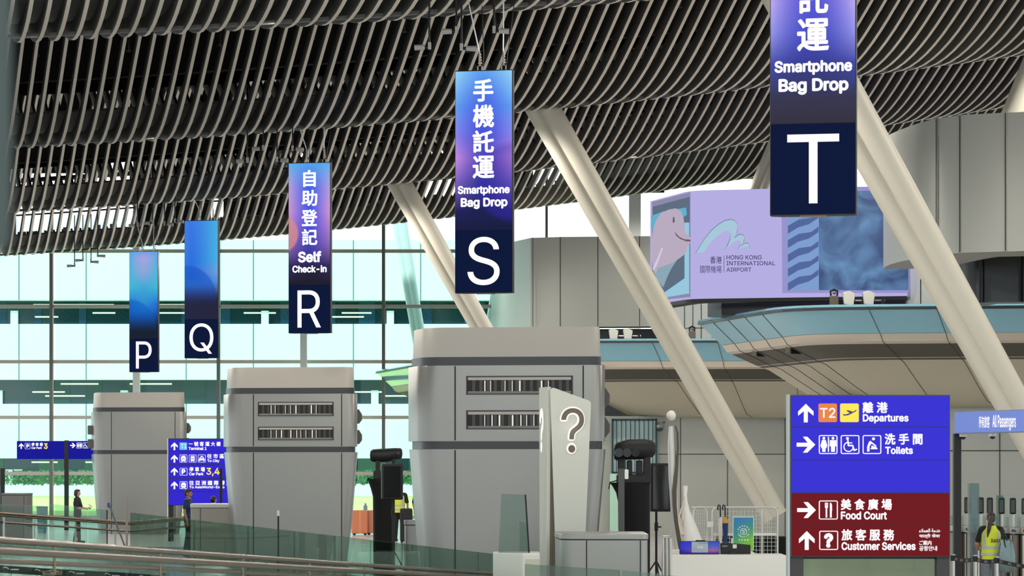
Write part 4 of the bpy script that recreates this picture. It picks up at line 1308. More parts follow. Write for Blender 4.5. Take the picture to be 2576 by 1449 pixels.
po = bpy.data.objects.new('halo_light', pl); COL.objects.link(po); po.location = (0.12, -0.2, LP(0, 1080)[1]); po.parent = py_

# ------------------------------------------------------------------ counters
def counter(name, label, cat, x0, x1, Y, ztop, depth, m, cap_h=0.09, r=0.25, mcap=None, joints=()):
    c = at((x0 + x1) / 2, HY, Y)
    t = thing(name, label, cat, (c.x, Y, 0))
    hw = (x1 - x0) / 2 / F * Y
    body = rounded([(-hw + 0.01, 0.12), (hw - 0.01, 0.01), (hw - 0.01, depth), (-hw - 0.05, depth)], [r, r * 0.5, 0.05, 0.05])
    top = rounded([(-hw, 0.11), (hw, 0.0), (hw, depth + 0.01), (-hw - 0.06, depth + 0.01)], [r, r * 0.5, 0.05, 0.05])
    MB().slab(body, 0, ztop - cap_h - 0.012).build('body', m, t, smooth=True)
    MB().slab([(p[0] * 0.985, p[1] * 0.985 + 0.01) for p in body], ztop - cap_h - 0.012, ztop - cap_h).build('shadow_gap', M_SEAM, t)
    MB().slab(top, ztop - cap_h, ztop).build('worktop', mcap or m, t, smooth=True, bevel=0.008)
    if joints:
        b = MB()
        for px in joints:
            x = (px - (x0 + x1) / 2) / F * Y
            yy = 0.12 + (0.01 - 0.12) * (x + hw) / (2 * hw)
            b.box(x - 0.008, x + 0.008, yy - 0.004, yy + 0.05, 0, ztop - cap_h - 0.014)
        b.build('panel_joint', M_BLACK, t)
    return t
counter('service_counter', 'silver counter with rounded corners in front of the question mark pylon', 'counter', 1409, 1632, 40.0, CAMZ - (1344 - HY) / F * 40.0, 1.6, M_SILVER, 0.075, 0.2, None, (1476, 1611))
counter('service_counter', 'grey counter between the man in navy and the R check-in block', 'counter', 476, 640, 74.0, CAMZ - (1268 - HY) / F * 74.0, 1.2, mat('counter_grey', (146, 142, 134), 0.5), 0.1, 0.25, mat('counter_top', (188, 188, 184), 0.4), (503,))
counter('service_counter', 'dark grey counter at the far left end of the glass barrier', 'counter', 1, 70, 92.0, CAMZ - (1241 - HY) / F * 92.0, 1.0, mat('counter_dark', (98, 98, 96), 0.5), 0.06, 0.1, None, (60,))
counter('litter_bin', 'pale square litter bin left of the biggest check-in block', 'bin', 1020, 1058, 60.0, CAMZ - (1309 - HY) / F * 60.0, 0.4, M_SILVER, 0.1, 0.03)
# white customer service desk, right
Y = 47.0
c = at(1838, HY, Y)
dk = thing('service_desk', 'long white customer service desk with monitors on it', 'desk', (c.x, Y, 0))
z1 = CAMZ - (1396 - HY) / F * Y
hw = (1990 - 1668) / 2 / F * Y
b = MB()
prof = [(-hw, 0), (hw + 0.05, 0), (hw + 0.05, z1 - 0.2), (hw - 0.02, z1 - 0.07), (hw - 0.16, z1), (-hw, z1)]
MB().prism(prof, 0, 0.75).build('front', M_DESK, dk, bevel=0.012)
MB().prism([(-hw, z1 - 0.05), (-hw, z1 + 0.045), (hw - 0.75, z1 + 0.045), (hw - 0.62, z1 + 0.03), (hw - 0.5, z1 - 0.05)], 0.9, 1.5).build('rear_shelf', M_DESK, dk, bevel=0.01)
MB().box(-hw, hw - 0.2, 0.74, 0.92, 0, z1 - 0.06).build('core', M_DESK, dk)
# white desk left with clear screen
Y = 44.0
c = at(1290, HY, Y); w = F / Y
dl = thing('service_desk', 'small white desk carrying a clear glass screen beside the question mark pylon', 'desk', (c.x, Y, 0))
z1 = CAMZ - (1392 - HY) / w
MB().slab([(-0.31, 0.35), (0.15, 0.0), (0.42, 0.0), (0.42, 0.9), (-0.31, 0.9)], 0, z1).build('body', M_DESK, dl, bevel=0.015)
MB().prism(rrect(0.19, 0.42, 0.1, z1 - 0.09, 0.01, 2), -0.006, 0.0).build('front_panel', mat('desk_panel', (204, 200, 186), 0.4), dl)
gs = thing('glass_screen', 'tilted clear glass screen with a black edge on the small white desk', 'screen', (c.x, Y, z1))
def GP(px, y): return ((px - 1290) / w, CAMZ + (HY - y) / w - z1)
MB().prism([(GP(1254, 0)[0], 0), (GP(1329, 0)[0], 0), GP(1321, 1245), GP(1261, 1243)], 0.3, 0.312).build('pane', glass('screen_glass', (206, 222, 214), 1.6, refl=0.8), gs)
MB().prism([(GP(1329, 0)[0], 0), (GP(1333, 0)[0], 0), GP(1324, 1245), GP(1320, 1245)], 0.295, 0.32).build('edge_strip', M_BLACK, gs)

# things on the white desk
Y = 47.35; w = F / Y
def desk_item(px): return at(px, HY, Y).x
zd = CAMZ - (1396 - HY) / F * 47.0
mo = thing('monitor', 'low wide monitor showing a blue and orange help desk picture on the white desk', 'monitor', (desk_item(1760), Y, zd))
hx = 50.5 / w; hz = 33 / w
MB().box(-hx, hx, -0.0, 0.05, 0.0, hz).build('housing', M_BLACK, mo, bevel=0.008)
screen_quad(-hx + 0.01, hx - 0.01, 0.008, hz - 0.008, -0.001, screen_mat('screen_content_desk', [(0, (40, 40, 150)), (0.25, (170, 110, 150)), (0.6, (90, 110, 200)), (1, (60, 90, 200))], [(0, (40, 36, 150)), (0.5, (58, 60, 210)), (1, (50, 60, 206))], 0.9, None, 1, ucen=0.85, strength=0.8), mo, t=0.004)
MB().box((1740 - 1760) / w, (1781 - 1760) / w, -0.01, -0.006, 0.03, hz - 0.012).build('notice', glow('notice_white', (176, 188, 196), 0.75), mo)
text('IT HELPDESK', (1756 - 1760) / w, (1780 - 1760) / w, hz - 0.045, hz - 0.022, -0.0115, mat('ink_dark', (40, 46, 60), 0.6), mo, 0.0, 0.002)
text('9:15', (1755 - 1760) / w, (1767 - 1760) / w, 0.098, 0.13, -0.0115, WHITE, mo, 0.0, 0.002)
b = MB()
for k in range(5):
    b.box((1742 - 1760) / w, ((1778 if k < 2 else 1766) - 1760) / w, -0.012, -0.0105, 0.045 + 0.016 * k, 0.049 + 0.016 * k)
b.build('notice_lines', mat('ink_grey', (120, 130, 140), 0.6), mo)
MB().box((1750 - 1760) / w, (1774 - 1760) / w, 0.0, 0.05, hz, hz + 0.016).build('webcam_bar', M_BLACK, mo)
m2 = thing('monitor', 'black monitor seen from behind on the white desk, right of the lit one', 'monitor', (desk_item(1851), Y + 0.06, zd))
hx = 38 / w; hz = 26 / w
MB().prism([(-hx, 0), (hx, 0), (hx, hz - 0.02), (hx - 0.38 * hx * 2, hz), (-hx + 0.02, hz + 0.012), (-hx, hz + 0.01)], 0, 0.06).build('housing', M_BLACK, m2, bevel=0.008)
text('Lenovo', (1817.5 - 1851) / w, (1830.5 - 1851) / w, hz - 0.05, hz - 0.022, -0.001, mat('print_grey', (176, 176, 178), 0.6), m2, 0.02, 0.002)
MB().box((1844 - 1851) / w, (1854 - 1851) / w, -0.003, 0.0, hz - 0.075, hz - 0.01).build('label_sticker', mat('sticker', (206, 208, 206), 0.6), m2)
MB().box(-0.1, 0.06, -0.03, 0.0, 0, 0.05).build('stand', M_BLACK, m2)
bx = thing('tissue_box', 'small white box behind the black monitor on the desk', 'box', (desk_item(1866), 48.2, zd + 0.045))
MB().box(-0.11, 0.06, -0.03, 0.05, 0, 0.19).build('carton', mat('paper_white', (222, 226, 222), 0.7), bx)
MB().ball((-0.03, 0, 0.19), 0.05, 0.03, 0.03).build('tissue', mat('paper_white', (222, 226, 222), 0.7), bx)
# creative poster stand
Y = 48.0; w = F / Y
ps = thing('poster_stand', 'blue to green acrylic poster with a round white emblem on the white desk', 'poster', (at(1870, HY, Y).x, Y, zd + 0.045))
def PP(px, y): return ((px - 1870) / w, CAMZ + (HY - y) / w - zd - 0.045)
a = PP(1843.5, 0)[0]; b_ = PP(1896.5, 0)[0]; zt = PP(0, 1299.5)[1]
MB().box(a, b_, 0, 0.02, 0, zt).build('acrylic_sheet', mat('acrylic', (190, 220, 214), 0.15), ps, bevel=0.004)
pm = bpy.data.materials.new('poster_print'); pm.use_nodes = True; nt = pm.node_tree; pb = nt.nodes['Principled BSDF']
uvn = nt.nodes.new('ShaderNodeUVMap'); sp = nt.nodes.new('ShaderNodeSeparateXYZ'); nt.links.new(uvn.outputs[0], sp.inputs[0])
ad = nt.nodes.new('ShaderNodeMath'); ad.operation = 'MULTIPLY_ADD'; ad.inputs[1].default_value = -0.35; nt.links.new(sp.outputs[0], ad.inputs[0]); nt.links.new(sp.outputs[1], ad.inputs[2])
nt.links.new(ramp_node(nt, [(0, (120, 190, 60)), (0.2, (76, 160, 90)), (0.45, (42, 140, 140)), (0.8, (38, 120, 176))], ad.outputs[0]), pb.inputs['Base Color'])
screen_quad(a + 0.012, b_ - 0.012, 0.012, zt - 0.015, 0, pm, ps, 'print', 0.003)
pw = mat('print_white', (226, 238, 238), 0.6)
cx, cz = PP(1870.5, 1337); R = 14 / w
b = MB()
for k, ch in enumerate('OWOWWW'):
    ang = math.radians(158 - 136 * k / 5)
    vs, fs = glyph_mesh(ch, 0.02)
    s = 0.028
    b.add([(cx + (R - s / 2 + v[1] * s) * math.cos(ang) + (v[0] - 0.5) * s * math.sin(ang), -0.004 - v[2] * 0.002, cz + (R - s / 2 + v[1] * s) * math.sin(ang) - (v[0] - 0.5) * s * math.cos(ang)) for v in vs], fs)
for k, ch in enumerate('CREATIVE'):
    ang = math.radians(-150 + 120 * k / 7)
    vs, fs = glyph_mesh(ch, 0.02)
    s = 0.026; sw = s * (0.4 if ch == 'I' else 0.85)
    b.add([(cx + (R + s / 2 - v[1] * s) * math.cos(ang) - (v[0] - 0.5) * sw * math.sin(ang), -0.004 - v[2] * 0.002, cz + (R + s / 2 - v[1] * s) * math.sin(ang) + (v[0] - 0.5) * sw * math.cos(ang)) for v in vs], fs)
b.disc((cx - R, cz - 0.005), 0.006, -0.006, -0.004, 6).disc((cx + R, cz - 0.005), 0.006, -0.006, -0.004, 6)
r1, r2 = 8.6 / w, 7.2 / w
circ = lambda r: [(cx + r * math.cos(2 * math.pi * k / 28), cz + r * math.sin(2 * math.pi * k / 28)) for k in range(28)]
b.ring(circ(r1), circ(r2), -0.006, -0.004)
text('WO', cx - 0.035, cx + 0.033, cz + 0.002, cz + 0.03, -0.004, None, None, 0.02, 0.002, mb=b)
text('W', cx - 0.02, cx + 0.02, cz - 0.034, cz - 0.004, -0.004, None, None, 0.02, 0.002, mb=b)
for k, px in enumerate((1860, 1867, 1874, 1881)):
    q = PP(px, 1358)
    b.box(q[0] - 0.011, q[0] + 0.011, -0.006, -0.004, q[1] - 0.011, q[1] + 0.011)
b.build('emblem', pw, ps)

# ------------------------------------------------------------------ sculpture behind the desk
Y = 51.0; w = F / Y
sc = thing('sculpture', 'tall white abstract figure sculpture with an egg head and dark curved edge', 'sculpture', (at(1700, HY, Y).x, Y, 0))
M_SCUL = mat('sculpture_white', (226, 222, 216), 0.18, coat=0.4)
def SP(px, y): return ((px - 1700) / w, CAMZ + (HY - y) / w)
hx, hz = SP(1688.7, 1045.5)
MB().ball((hx, 0, hz), 0.085, 0.085, 0.095, 20, 14).build('head', M_SCUL, sc, smooth=True)
spine = [(1690, 1072, 7, 5), (1689.5, 1110, 9.5, 6), (1690.5, 1150, 10, 7), (1692, 1200, 10.5, 8), (1694, 1250, 9.5, 9), (1697, 1300, 9.5, 10), (1702, 1345, 10, 11), (1708, 1390, 11, 12), (1717, 1449, 13, 14), (1740, 1520, 20, 20)]
rings = []
for px, y, hwp, dp in spine:
    c0, z = SP(px, y); a, d = hwp / w, dp / w * 1.2
    rings.append([(c0 + a * math.cos(t), d * math.sin(t), z) for t in [2 * math.pi * k / 20 for k in range(20)]])
MB().loft(rings).build('body', M_SCUL, sc, smooth=True)
rings = []
for px, y, wd in ((1699, 1071, 2), (1703.5, 1090, 4), (1704.5, 1130, 4.5), (1703, 1165, 5), (1699, 1200, 8), (1695.5, 1235, 9), (1696.5, 1270, 8.5), (1700, 1310, 8), (1706, 1350, 8.5), (1715, 1400, 9.5), (1727, 1449, 11), (1755, 1520, 15)):
    c0, z = SP(px, y); a = wd / w / 1.6
    rings.append([(c0 - a, -0.10, z), (c0 + a, -0.11, z), (c0 + a, 0.02, z), (c0 - a, 0.02, z)])
MB().loft(rings).build('dark_edge', mat('sculpture_bronze', (84, 76, 62), 0.4), sc, smooth=True)
wg = []
for px, y, hwp, dp in ((1725, 1222, 5.5, 1.5), (1725.5, 1228, 6.0, 2), (1725, 1245, 4.6, 3.5), (1725.5, 1262, 5.5, 6), (1728, 1285, 9.5, 9), (1731, 1302, 14, 12), (1734, 1320, 19, 14), (1738, 1345, 25, 16), (1743, 1372, 31, 18), (1750, 1449, 42, 22), (1754, 1520, 48, 25)):
    c0, z = SP(px, y); a, d = hwp / w, dp / w
    wg.append([(c0 + a * math.cos(t), 0.18 + d * math.sin(t), z) for t in [2 * math.pi * k / 20 for k in range(20)]])
MB().loft(wg).build('wing', M_SCUL, sc, smooth=True)
rings = []
for px, y, r in ((1722, 1250, 1.8), (1719, 1268, 2.4), (1714, 1284, 3.2), (1708, 1296, 4.5), (1706, 1304, 7), (1708, 1320, 9), (1714, 1345, 10)):
    c0, z = SP(px, y)
    rings.append([(c0 + r / w * math.cos(t), 0.1 + r / w * math.sin(t), z) for t in [2 * math.pi * k / 12 for k in range(12)]])
MB().loft(rings).build('curl', mat('sculpture_gloss', (206, 190, 176), 0.08, coat=1.0), sc, smooth=True)

# ------------------------------------------------------------------ moving-head stage lights under black cloth, and speakers
def drape(rings): return MB().loft(rings)
def oval(cx, cy, a, b, z, n=20, wav=0.0, k=7):
    return [(cx + a * (1 + wav * math.sin(k * t)) * math.cos(t), cy + b * (1 + wav * math.sin(k * t)) * math.sin(t), z) for t in [2 * math.pi * q / n for q in range(n)]]
def stage_light(label, px0, Y, spec):
    w = F / Y
    t = thing('stage_light', label, 'stage light', (at(px0, HY, Y).x, Y, 0), 0, 'stage lights on draped stands')
    def q(px, y): return ((px - px0) / w, CAMZ + (HY - y) / w)
    r = []
    for (xl, xr, y, wv) in spec['cloth']:
        a = q(xl, y); b = q(xr, y)
        r.append(oval((a[0] + b[0]) / 2, 0, (b[0] - a[0]) / 2, 0.28, a[1], 40, wv))
    r.append(oval((r[-1][0][0] + r[-1][20][0]) / 2, 0, (r[-1][0][0] - r[-1][20][0]) / 2, 0.28, 0.0, 40, 0.03))
    drape(r[::-1]).build('stand_cover', M_CLOTH, t, smooth=True)
    x0, z1 = q(spec['base'][0], spec['base'][2]); x1, z0 = q(spec['base'][1], spec['base'][3])
    MB().box(x0, x1, -0.2, 0.2, z0, z1).build('base', M_BLACK, t, bevel=0.02)
    MB().tube([(x0, -0.1, z0 + 0.05), (x0 - 0.12, -0.1, z0 + 0.02), (x0 - 0.14, -0.1, z0 - 0.1)], 0.012, 6).build('cable', M_BLACK, t)
    for xa, xb, ya, yb in spec['yoke']:
        a = q(xa, yb); b = q(xb, ya)
        MB().box(a[0], b[0], -0.09, 0.09, a[1], b[1]).build('yoke_arm', M_BLACK, t, bevel=0.02)
    b = MB()
    pts = [(q(px, y)[0], dy, q(px, y)[1], hr / w) for px, y, dy, hr in spec['head']]
    rings = [[(x, dy + rr * math.cos(k), z + rr * math.sin(k)) for k in [2 * math.pi * s / 18 for s in range(18)]] for x, dy, z, rr in pts]
    b.loft(rings).build('head', M_BLACK, t, smooth=True)
    for px, y, rr, m in spec['lens']:
        c = q(px, y)
        MB().tube([(c[0], spec['lensy'], c[1]), (c[0], spec['lensy'] + 0.2, c[1])], rr / w, 18).build('lens_barrel', m, t, smooth=True)
    return t
stage_light('black moving-head stage light on a draped stand right of the R check-in block', 960, 60.0, dict(
    cloth=[(924, 958, 1204, 0), (927, 984, 1212, 0), (933, 990, 1230, 0.01), (938, 993, 1250, 0.02), (939, 993, 1362, 0.03)],
    base=(940, 962, 1184, 1206), yoke=[(945, 956, 1150, 1190), (986, 995, 1150, 1172)],
    head=[(930.5, 1146, 0, 2), (932, 1146, 0, 12), (938, 1146, 0, 16), (950, 1146, 0, 17), (975, 1145, 0, 17.5), (995, 1142, 0, 15.5), (1007, 1141, 0, 14), (1011, 1141, 0, 11), (1012.5, 1141, 0, 3)],
    lens=[(1003, 1140, 3.5, M_BLACKG)], lensy=-0.26))
stage_light('black multi-barrel stage light on a draped stand between the check-in block and the sculpture', 1590, 50.5, dict(
    cloth=[(1533, 1635, 1214, 0), (1540, 1635, 1222, 0), (1550, 1635, 1240, 0.01), (1555, 1635, 1262, 0.02), (1556, 1635, 1345, 0.03)],
    base=(1551, 1636, 1194, 1216), yoke=[(1554, 1572, 1150, 1196), (1577, 1590, 1158, 1196), (1600, 1616, 1158, 1196), (1618, 1636, 1122, 1214)],
    head=[(1543, 1138, 0, 3), (1545, 1138, 0, 17), (1551, 1136, 0, 23), (1580, 1131, 0, 26), (1620, 1130, 0, 26), (1640, 1129, 0, 22), (1648, 1129, 0, 14), (1649.5, 1129, 0, 3)],
    lens=[(1555.5, 1139, 11, M_BLACKG), (1576, 1139, 11, M_BLACKG), (1597, 1139, 10, M_BLACK)], lensy=-0.30))
def speaker(label, px0, px1, y0, y1, Y, pole):
    w = F / Y; c = (px0 + px1) / 2
    t = thing('loudspeaker', label, 'loudspeaker', (at(c, HY, Y).x, Y, 0), 0.12, 'loudspeakers on stands')
    hx = (px1 - px0) / 2 / w; z0 = CAMZ + (HY - y1) / w; z1 = CAMZ + (HY - y0) / w
    MB().box(-hx, hx, -0.12, 0.2, z0, z1).build('cabinet', M_BLACK, t, bevel=0.03, seg=3)
    MB().box(-hx + 0.04, hx - 0.06, -0.13, -0.12, z0 + 0.05, z1 - 0.05).build('grille', M_BLACKG, t)
    x = (pole - c) / w
    MB().tube([(x, 0.05, 0.0), (x, 0.05, z0)], 0.022, 10).build('pole', M_BLACK, t)
    MB().tube([(x, 0.05, z0 - 0.35), (x, 0.05, z0 - 0.2)], 0.035, 10).tube([(x, 0.05, z0 - 0.28), (x + 0.09, 0.05, z0 - 0.28)], 0.014, 8).build('collar', M_BLACK, t)
    for k in range(3):
        a = k * 2.1 + 0.6
        MB().tube([(x, 0.05, 0.75), (x + 0.5 * math.cos(a), 0.05 + 0.5 * math.sin(a), 0.02)], 0.014, 8).build('leg', M_BLACK, t)
    return t
speaker('black loudspeaker on a stand in front of the R-side stage light', 960, 1013, 1167, 1257, 58.5, 989)
speaker('black loudspeaker on a tripod left of the white sculpture', 1634, 1687, 1165, 1287, 51.8, 1652)
Y = 46.0; w = F / Y
pst = thing('metal_post', 'dark grey upright post with a white tag in front of the multi-barrel stage light', 'post', (at(1563.5, HY, Y).x, Y, 0))
MB().box(-7.5 / w, 7.5 / w, 0, 0.1, 0, CAMZ + (HY - 1179) / w).build('post', mat('post_dark', (74, 74, 72), 0.4, 0.3), pst, bevel=0.006)
MB().prism(rrect(8 / w, 17.5 / w, CAMZ + (HY - 1205) / w, CAMZ + (HY - 1181) / w, 0.012, 3), 0.0, 0.02).build('tag', mat('tag_white', (226, 226, 224), 0.5), pst)
Y = 45.0; w = F / Y
pb_ = thing('barrier_post', 'pair of brushed steel barrier posts left of the white service desk', 'post', (at(1677, HY, Y).x, Y, 0))
for x in (-9, 0, 9):
    MB().tube([(x / w, 0, 0), (x / w, 0, CAMZ + (HY - 1354) / w)], 4.2 / w, 14).build('tube', M_STEEL, pb_, smooth=True)
MB().tube([(-9 / w, 0, CAMZ + (HY - 1352) / w), (9 / w, 0, CAMZ + (HY - 1352) / w)], 4.4 / w, 10).build('head', M_STEEL, pb_, smooth=True)

# ------------------------------------------------------------------ roll cage and umbrellas
Y = 58.0; w = F / Y
cg = thing('roll_cage', 'white wire roll cage trolley behind the desk with umbrellas hooked on it', 'trolley', (at(1850, HY, Y).x, Y, 0))
def CP(px, y): return ((px - 1850) / w, CAMZ + (HY - y) / w)
M_CAGE = mat('cage_white', (206, 208, 204), 0.35, 0.3)
def arc_frame(xl, xr, yt, yb, rad=14):
    pts = []
    a = CP(xl, yb); pts.append((a[0], 0, a[1]))
    for k in range(6):
        t = math.pi - math.pi / 2 * k / 5
        c = CP(xl + rad + rad * math.cos(t), yt + rad - rad * math.sin(t)); pts.append((c[0], 0, c[1]))
    for k in range(6):
        t = math.pi / 2 - math.pi / 2 * k / 5
        c = CP(xr - rad + rad * math.cos(t), yt + rad - rad * math.sin(t)); pts.append((c[0], 0, c[1]))
    a = CP(xr, yb); pts.append((a[0], 0, a[1]))
    return pts
zb = 0.12
yb = HY + (CAMZ - zb) * w
for (xl, xr, dy) in ((1792, 1956, 0.0), (1745, 1779, 0.05)):
    MB().tube([(p[0], dy, p[2]) for p in arc_frame(xl, xr, 1276, yb)], 0.02, 10).build('frame', M_CAGE, cg, smooth=True)
for px in (1917,):
    a = CP(px, 1278); MB().tube([(a[0], 0.02, a[1]), (a[0], 0.02, zb)], 0.018, 8).build('upright', M_CAGE, cg)
for y in (1344, 1400, 1470):
    a = CP(1792, y); b_ = CP(1956, y)
    MB().box(a[0], b_[0], 0, 0.03, a[1] - 0.025, a[1] + 0.025).build('cross_rail', M_CAGE, cg)
a = CP(1740, 1276); b_ = CP(1958, 1276)
MB().tube([(a[0], 0.03, a[1]), (b_[0], 0.03, b_[1])], 0.014, 8).build('top_rail', M_CAGE, cg)
b = MB()
def wire(px0, y0, px1, y1, r=0.005):
    a = CP(px0, y0); c = CP(px1, y1); b.tube([(a[0], 0.03, a[1]), (c[0], 0.03, c[1])], r, 5)
for k in range(17): wire(1797 + 9.6 * k, 1280, 1797 + 9.6 * k, 1470)
for y in (1287, 1297, 1307, 1317, 1327, 1337, 1354, 1364, 1374, 1384, 1394, 1410, 1425, 1440): wire(1792, y, 1956, y)
for k in range(7): wire(1747 + 5 * k, 1282, 1747 + 5 * k, 1470, 0.004)
for k in range(20): wire(1745, 1285 + 8 * k, 1779, 1285 + 8 * k, 0.004)
for k in range(5): wire(1921 + 5 * k, 1284, 1921 + 5 * k, 1344, 0.004)
b.build('wire_mesh', M_CAGE, cg)
a = CP(1778, 1312); b_ = CP(1794, 1326)
MB().box(a[0], b_[0], -0.02, 0.02, b_[1], a[1]).build('latch_plate', M_CAGE, cg)
MB().box(CP(1790, 0)[0], CP(1958, 0)[0], -0.02, 0.8, 0.1, 0.14).build('base_shelf', M_CAGE, cg)
for px in (1795, 1953):
    x = CP(px, 0)[0]
    for dy in (0.05, 0.72):
        MB().tube([(x - 0.02, dy, 0.05), (x + 0.02, dy, 0.05)], 0.05, 12).build('caster', M_BLACK, cg)
cv = thing('covered_load', 'black covered load standing behind the roll cage', 'luggage', (at(1960, HY, 60).x, 60, 0))
MB().slab(rounded([(-1.3, 0), (0.45, 0), (0.45, 0.6), (-1.3, 0.6)], [0.1] * 4), 0, CAMZ + (HY - 1350) / F * 60).build('cover', M_CLOTH, cv, bevel=0.06, seg=3)
Yu = 57.85; wu = F / Yu
def umbrella(px, label, cols, slim):
    t = thing('umbrella', label, 'umbrella', (at(px, 1300, Yu).x, Yu, at(px, 1300, Yu).z), 0, 'umbrellas hooked on the roll cage')
    z = lambda y: (1300 - y) / wu
    MB().tube([(-0.03, 0.0, z(1283)), (-0.035, 0.0, z(1275)), (-0.015, 0.0, z(1270)), (0.012, 0, z(1272)), (0.016, 0.0, z(1280)), (0.02, 0, z(1304))], 0.014, 8).build('handle', M_BLACK, t, smooth=True)
    segs = [(1299, 1.0), (1306, 3.6 * slim), (1316, 5.2 * slim), (1330, 4.6 * slim), (1350, 4.2 * slim), (1366, 3.4 * slim), (1390, 1.0)]
    def fold(lo, hi, m, name):
        rings = []
        for y, r in segs:
            if lo <= y <= hi:
                rings.append([(0.02 + r / wu * (1 + 0.16 * math.cos(7 * q)) * math.cos(q), r / wu * (1 + 0.16 * math.cos(7 * q)) * math.sin(q), z(y)) for q in [2 * math.pi * k / 28 for k in range(28)]])
        MB().loft(rings[::-1]).build(name, m, t, smooth=True)
    for lo, hi, m, nm in cols: fold(lo, hi, m, nm)
    return t
umbrella(1810, 'folded pale floral umbrella hooked on the roll cage', [(1299, 1390, mat('umbrella_pale', (214, 202, 200), 0.8, noise=0.15, nscale=25), 'canopy')], 1.0)
umbrella(1822, 'folded umbrella in mustard and navy hooked on the roll cage', [(1299, 1316, mat('umbrella_mustard', (196, 150, 70), 0.8), 'upper_canopy'), (1316, 1390, mat('umbrella_navy', (28, 56, 104), 0.8), 'canopy')], 1.25)

# camera dome on the back wall
p = at(1660, 1078, 96.0)
t = thing('security_camera', 'small grey security camera on the back wall beside the mint window', 'camera', p)
MB().tube([(0.18, 0.4, 0.22), (0.05, 0.0, 0.2), (0.0, 0.0, 0.1)], 0.04, 10).build('mount', M_SILVER, t)
MB().ball((0, 0, 0), 0.11, 0.11, 0.1).build('dome', mat('dome_dark', (70, 70, 72), 0.2), t, smooth=True)
MB().tube([(0, 0, 0.03), (0, 0, 0.12)], 0.125, 14).build('housing', M_SILVER, t, smooth=True)

# ------------------------------------------------------------------ passenger gate line on the right
A_, B_ = P2(2401, 49.6), P2(2576, 47.1)
d_ = Vector((B_[0] - A_[0], B_[1] - A_[1])).normalized()
gz0, gz1 = CAMZ + 64 / F * 49.6, CAMZ + 119 / F * 49.6
org = Vector((A_[0], A_[1], 0))
gn = thing('overhead_sign', 'light blue All Passengers sign beam over the gates on a black post', 'sign', org)
ex = Vector((A_[0] + d_.x * 4.2, A_[1] + d_.y * 4.2))
MB().wall([(0, 0), (ex.x - org.x, ex.y - org.y)], gz0, gz1, 0.25).build('beam', mat('beam_grey', (120, 126, 140), 0.4), gn)
MB().wall([(d_.x * 0.03 + d_.y * 0.012, d_.y * 0.03 - d_.x * 0.012), (ex.x - org.x + d_.y * 0.012, ex.y - org.y - d_.x * 0.012)], gz0 + 0.015, gz1 - 0.015, 0.014).build('display', glow('sign_periwinkle', (122, 142, 214), 1.0), gn)
text_plane('所有旅客', 2462.5, 2489.5, 1046.5, 1076.5, A_, B_, 0.02, WHITE, gn, org, 0.02)
text_plane('All Passengers', 2496.6, 2555.5, 1044, 1083.5, A_, B_, 0.02, WHITE, gn, org, 0.02)
MB().box(0.0, 18 / F * 49.6, 0.03, 0.2, 0, gz0).build('post', M_BLACK, gn)
for px, lab in ((2423, 'white dome camera under the blue beam, beside its black post'), (2497, 'white dome camera under the blue beam, below the lettering')):
    p = hit(px, 1090, A_, B_, -0.12)
    t = thing('dome_camera', lab, 'camera', (p.x, p.y, gz0), 0, 'dome cameras under the blue beam')
    MB().tube([(0, 0, 0), (0, 0, -0.055)], 0.068, 16).build('housing', mat('camera_white', (214, 214, 210), 0.4), t, smooth=True)
    MB().ball((0, 0, -0.055), 0.05, 0.05, 0.05).build('dome', M_BLACKG, t, smooth=True)
M_GATE = mat('gate_steel', (118, 110, 100), 0.35, 0.55)
M_FLAP = glass('flap_glass', (226, 238, 236), 1.45, refl=0.8)
gate_lab = ['face scanner gate standing against the black post', 'face scanner gate left of the tall glass pillar', 'face scanner gate half hidden behind the tall glass pillar', 'face scanner gate directly above the head of the woman in the vest', 'face scanner gate in front of the glass partition edge, right of the woman', 'face scanner gate second from the right border', 'face scanner gate cut off by the right border']
pads = [2407, 2433.5, 2467, 2490, 2519.5, 2548, 2577.5]
for k, px in enumerate(pads):
    Yg = 58.0 - 0.28 * k
    wg_ = F / Yg
    p = at(px, HY, Yg)
    t = thing('passenger_gate', gate_lab[k], 'gate', (p.x, Yg, 0), 0.0, 'face scanner gates')
    z = lambda y: CAMZ + (HY - y) / wg_
    yt = 1250 + 0.5 * k
    MB().box(-7.6 / wg_, 7.6 / wg_, -0.05, 0.05, z(yt + 41), z(yt)).build('scanner', M_BLACK, t, bevel=0.028, seg=3)
    MB().box(-5.8 / wg_, 3.8 / wg_, -0.056, -0.05, z(yt + 37), z(yt + 5)).build('scanner_screen', M_BLACKG, t, bevel=0.004)
    MB().tube([(0.014, 0.02, 1.1), (0.014, 0.02, z(yt + 40))], 0.026, 12).build('pole', M_STEEL, t, smooth=True)
    MB().slab(rounded([(-0.095, -0.35), (0.085, -0.35), (0.085, 1.1), (-0.095, 1.1)], [0.05] * 4, 4), 0, 1.1).build('cabinet', M_GATE, t)
    MB().prism([(-0.115, 1.12), (0.105, 1.12), (0.105, 1.16), (0.08, 1.24), (-0.09, 1.25), (-0.115, 1.17)], -0.4, 1.12).build('top_cover', mat('gate_top', (150, 148, 142), 0.35, 0.4), t, bevel=0.012)
    MB().prism([(-0.10, 1.16), (0.0, 1.16), (-0.02, 1.2), (-0.10, 1.22)], -0.41, -0.4).build('reader', M_BLACKG, t)
    MB().prism(rrect(-0.10, -0.03, 1.2, 1.44, 0.02, 3), 0.3, 0.31).build('flap', M_FLAP, t)
    MB().tube([(-0.09, -0.36, 0), (-0.09, -0.36, 1.1)], 0.018, 8).build('edge_trim', M_STEEL, t)
Yp = 52.5; p = at(2452, HY, Yp); w = F / Yp
t = thing('glass_pillar', 'tall clear glass box pillar among the face scanner gates', 'pillar', (p.x, Yp, 0))
t['kind'] = 'thing'
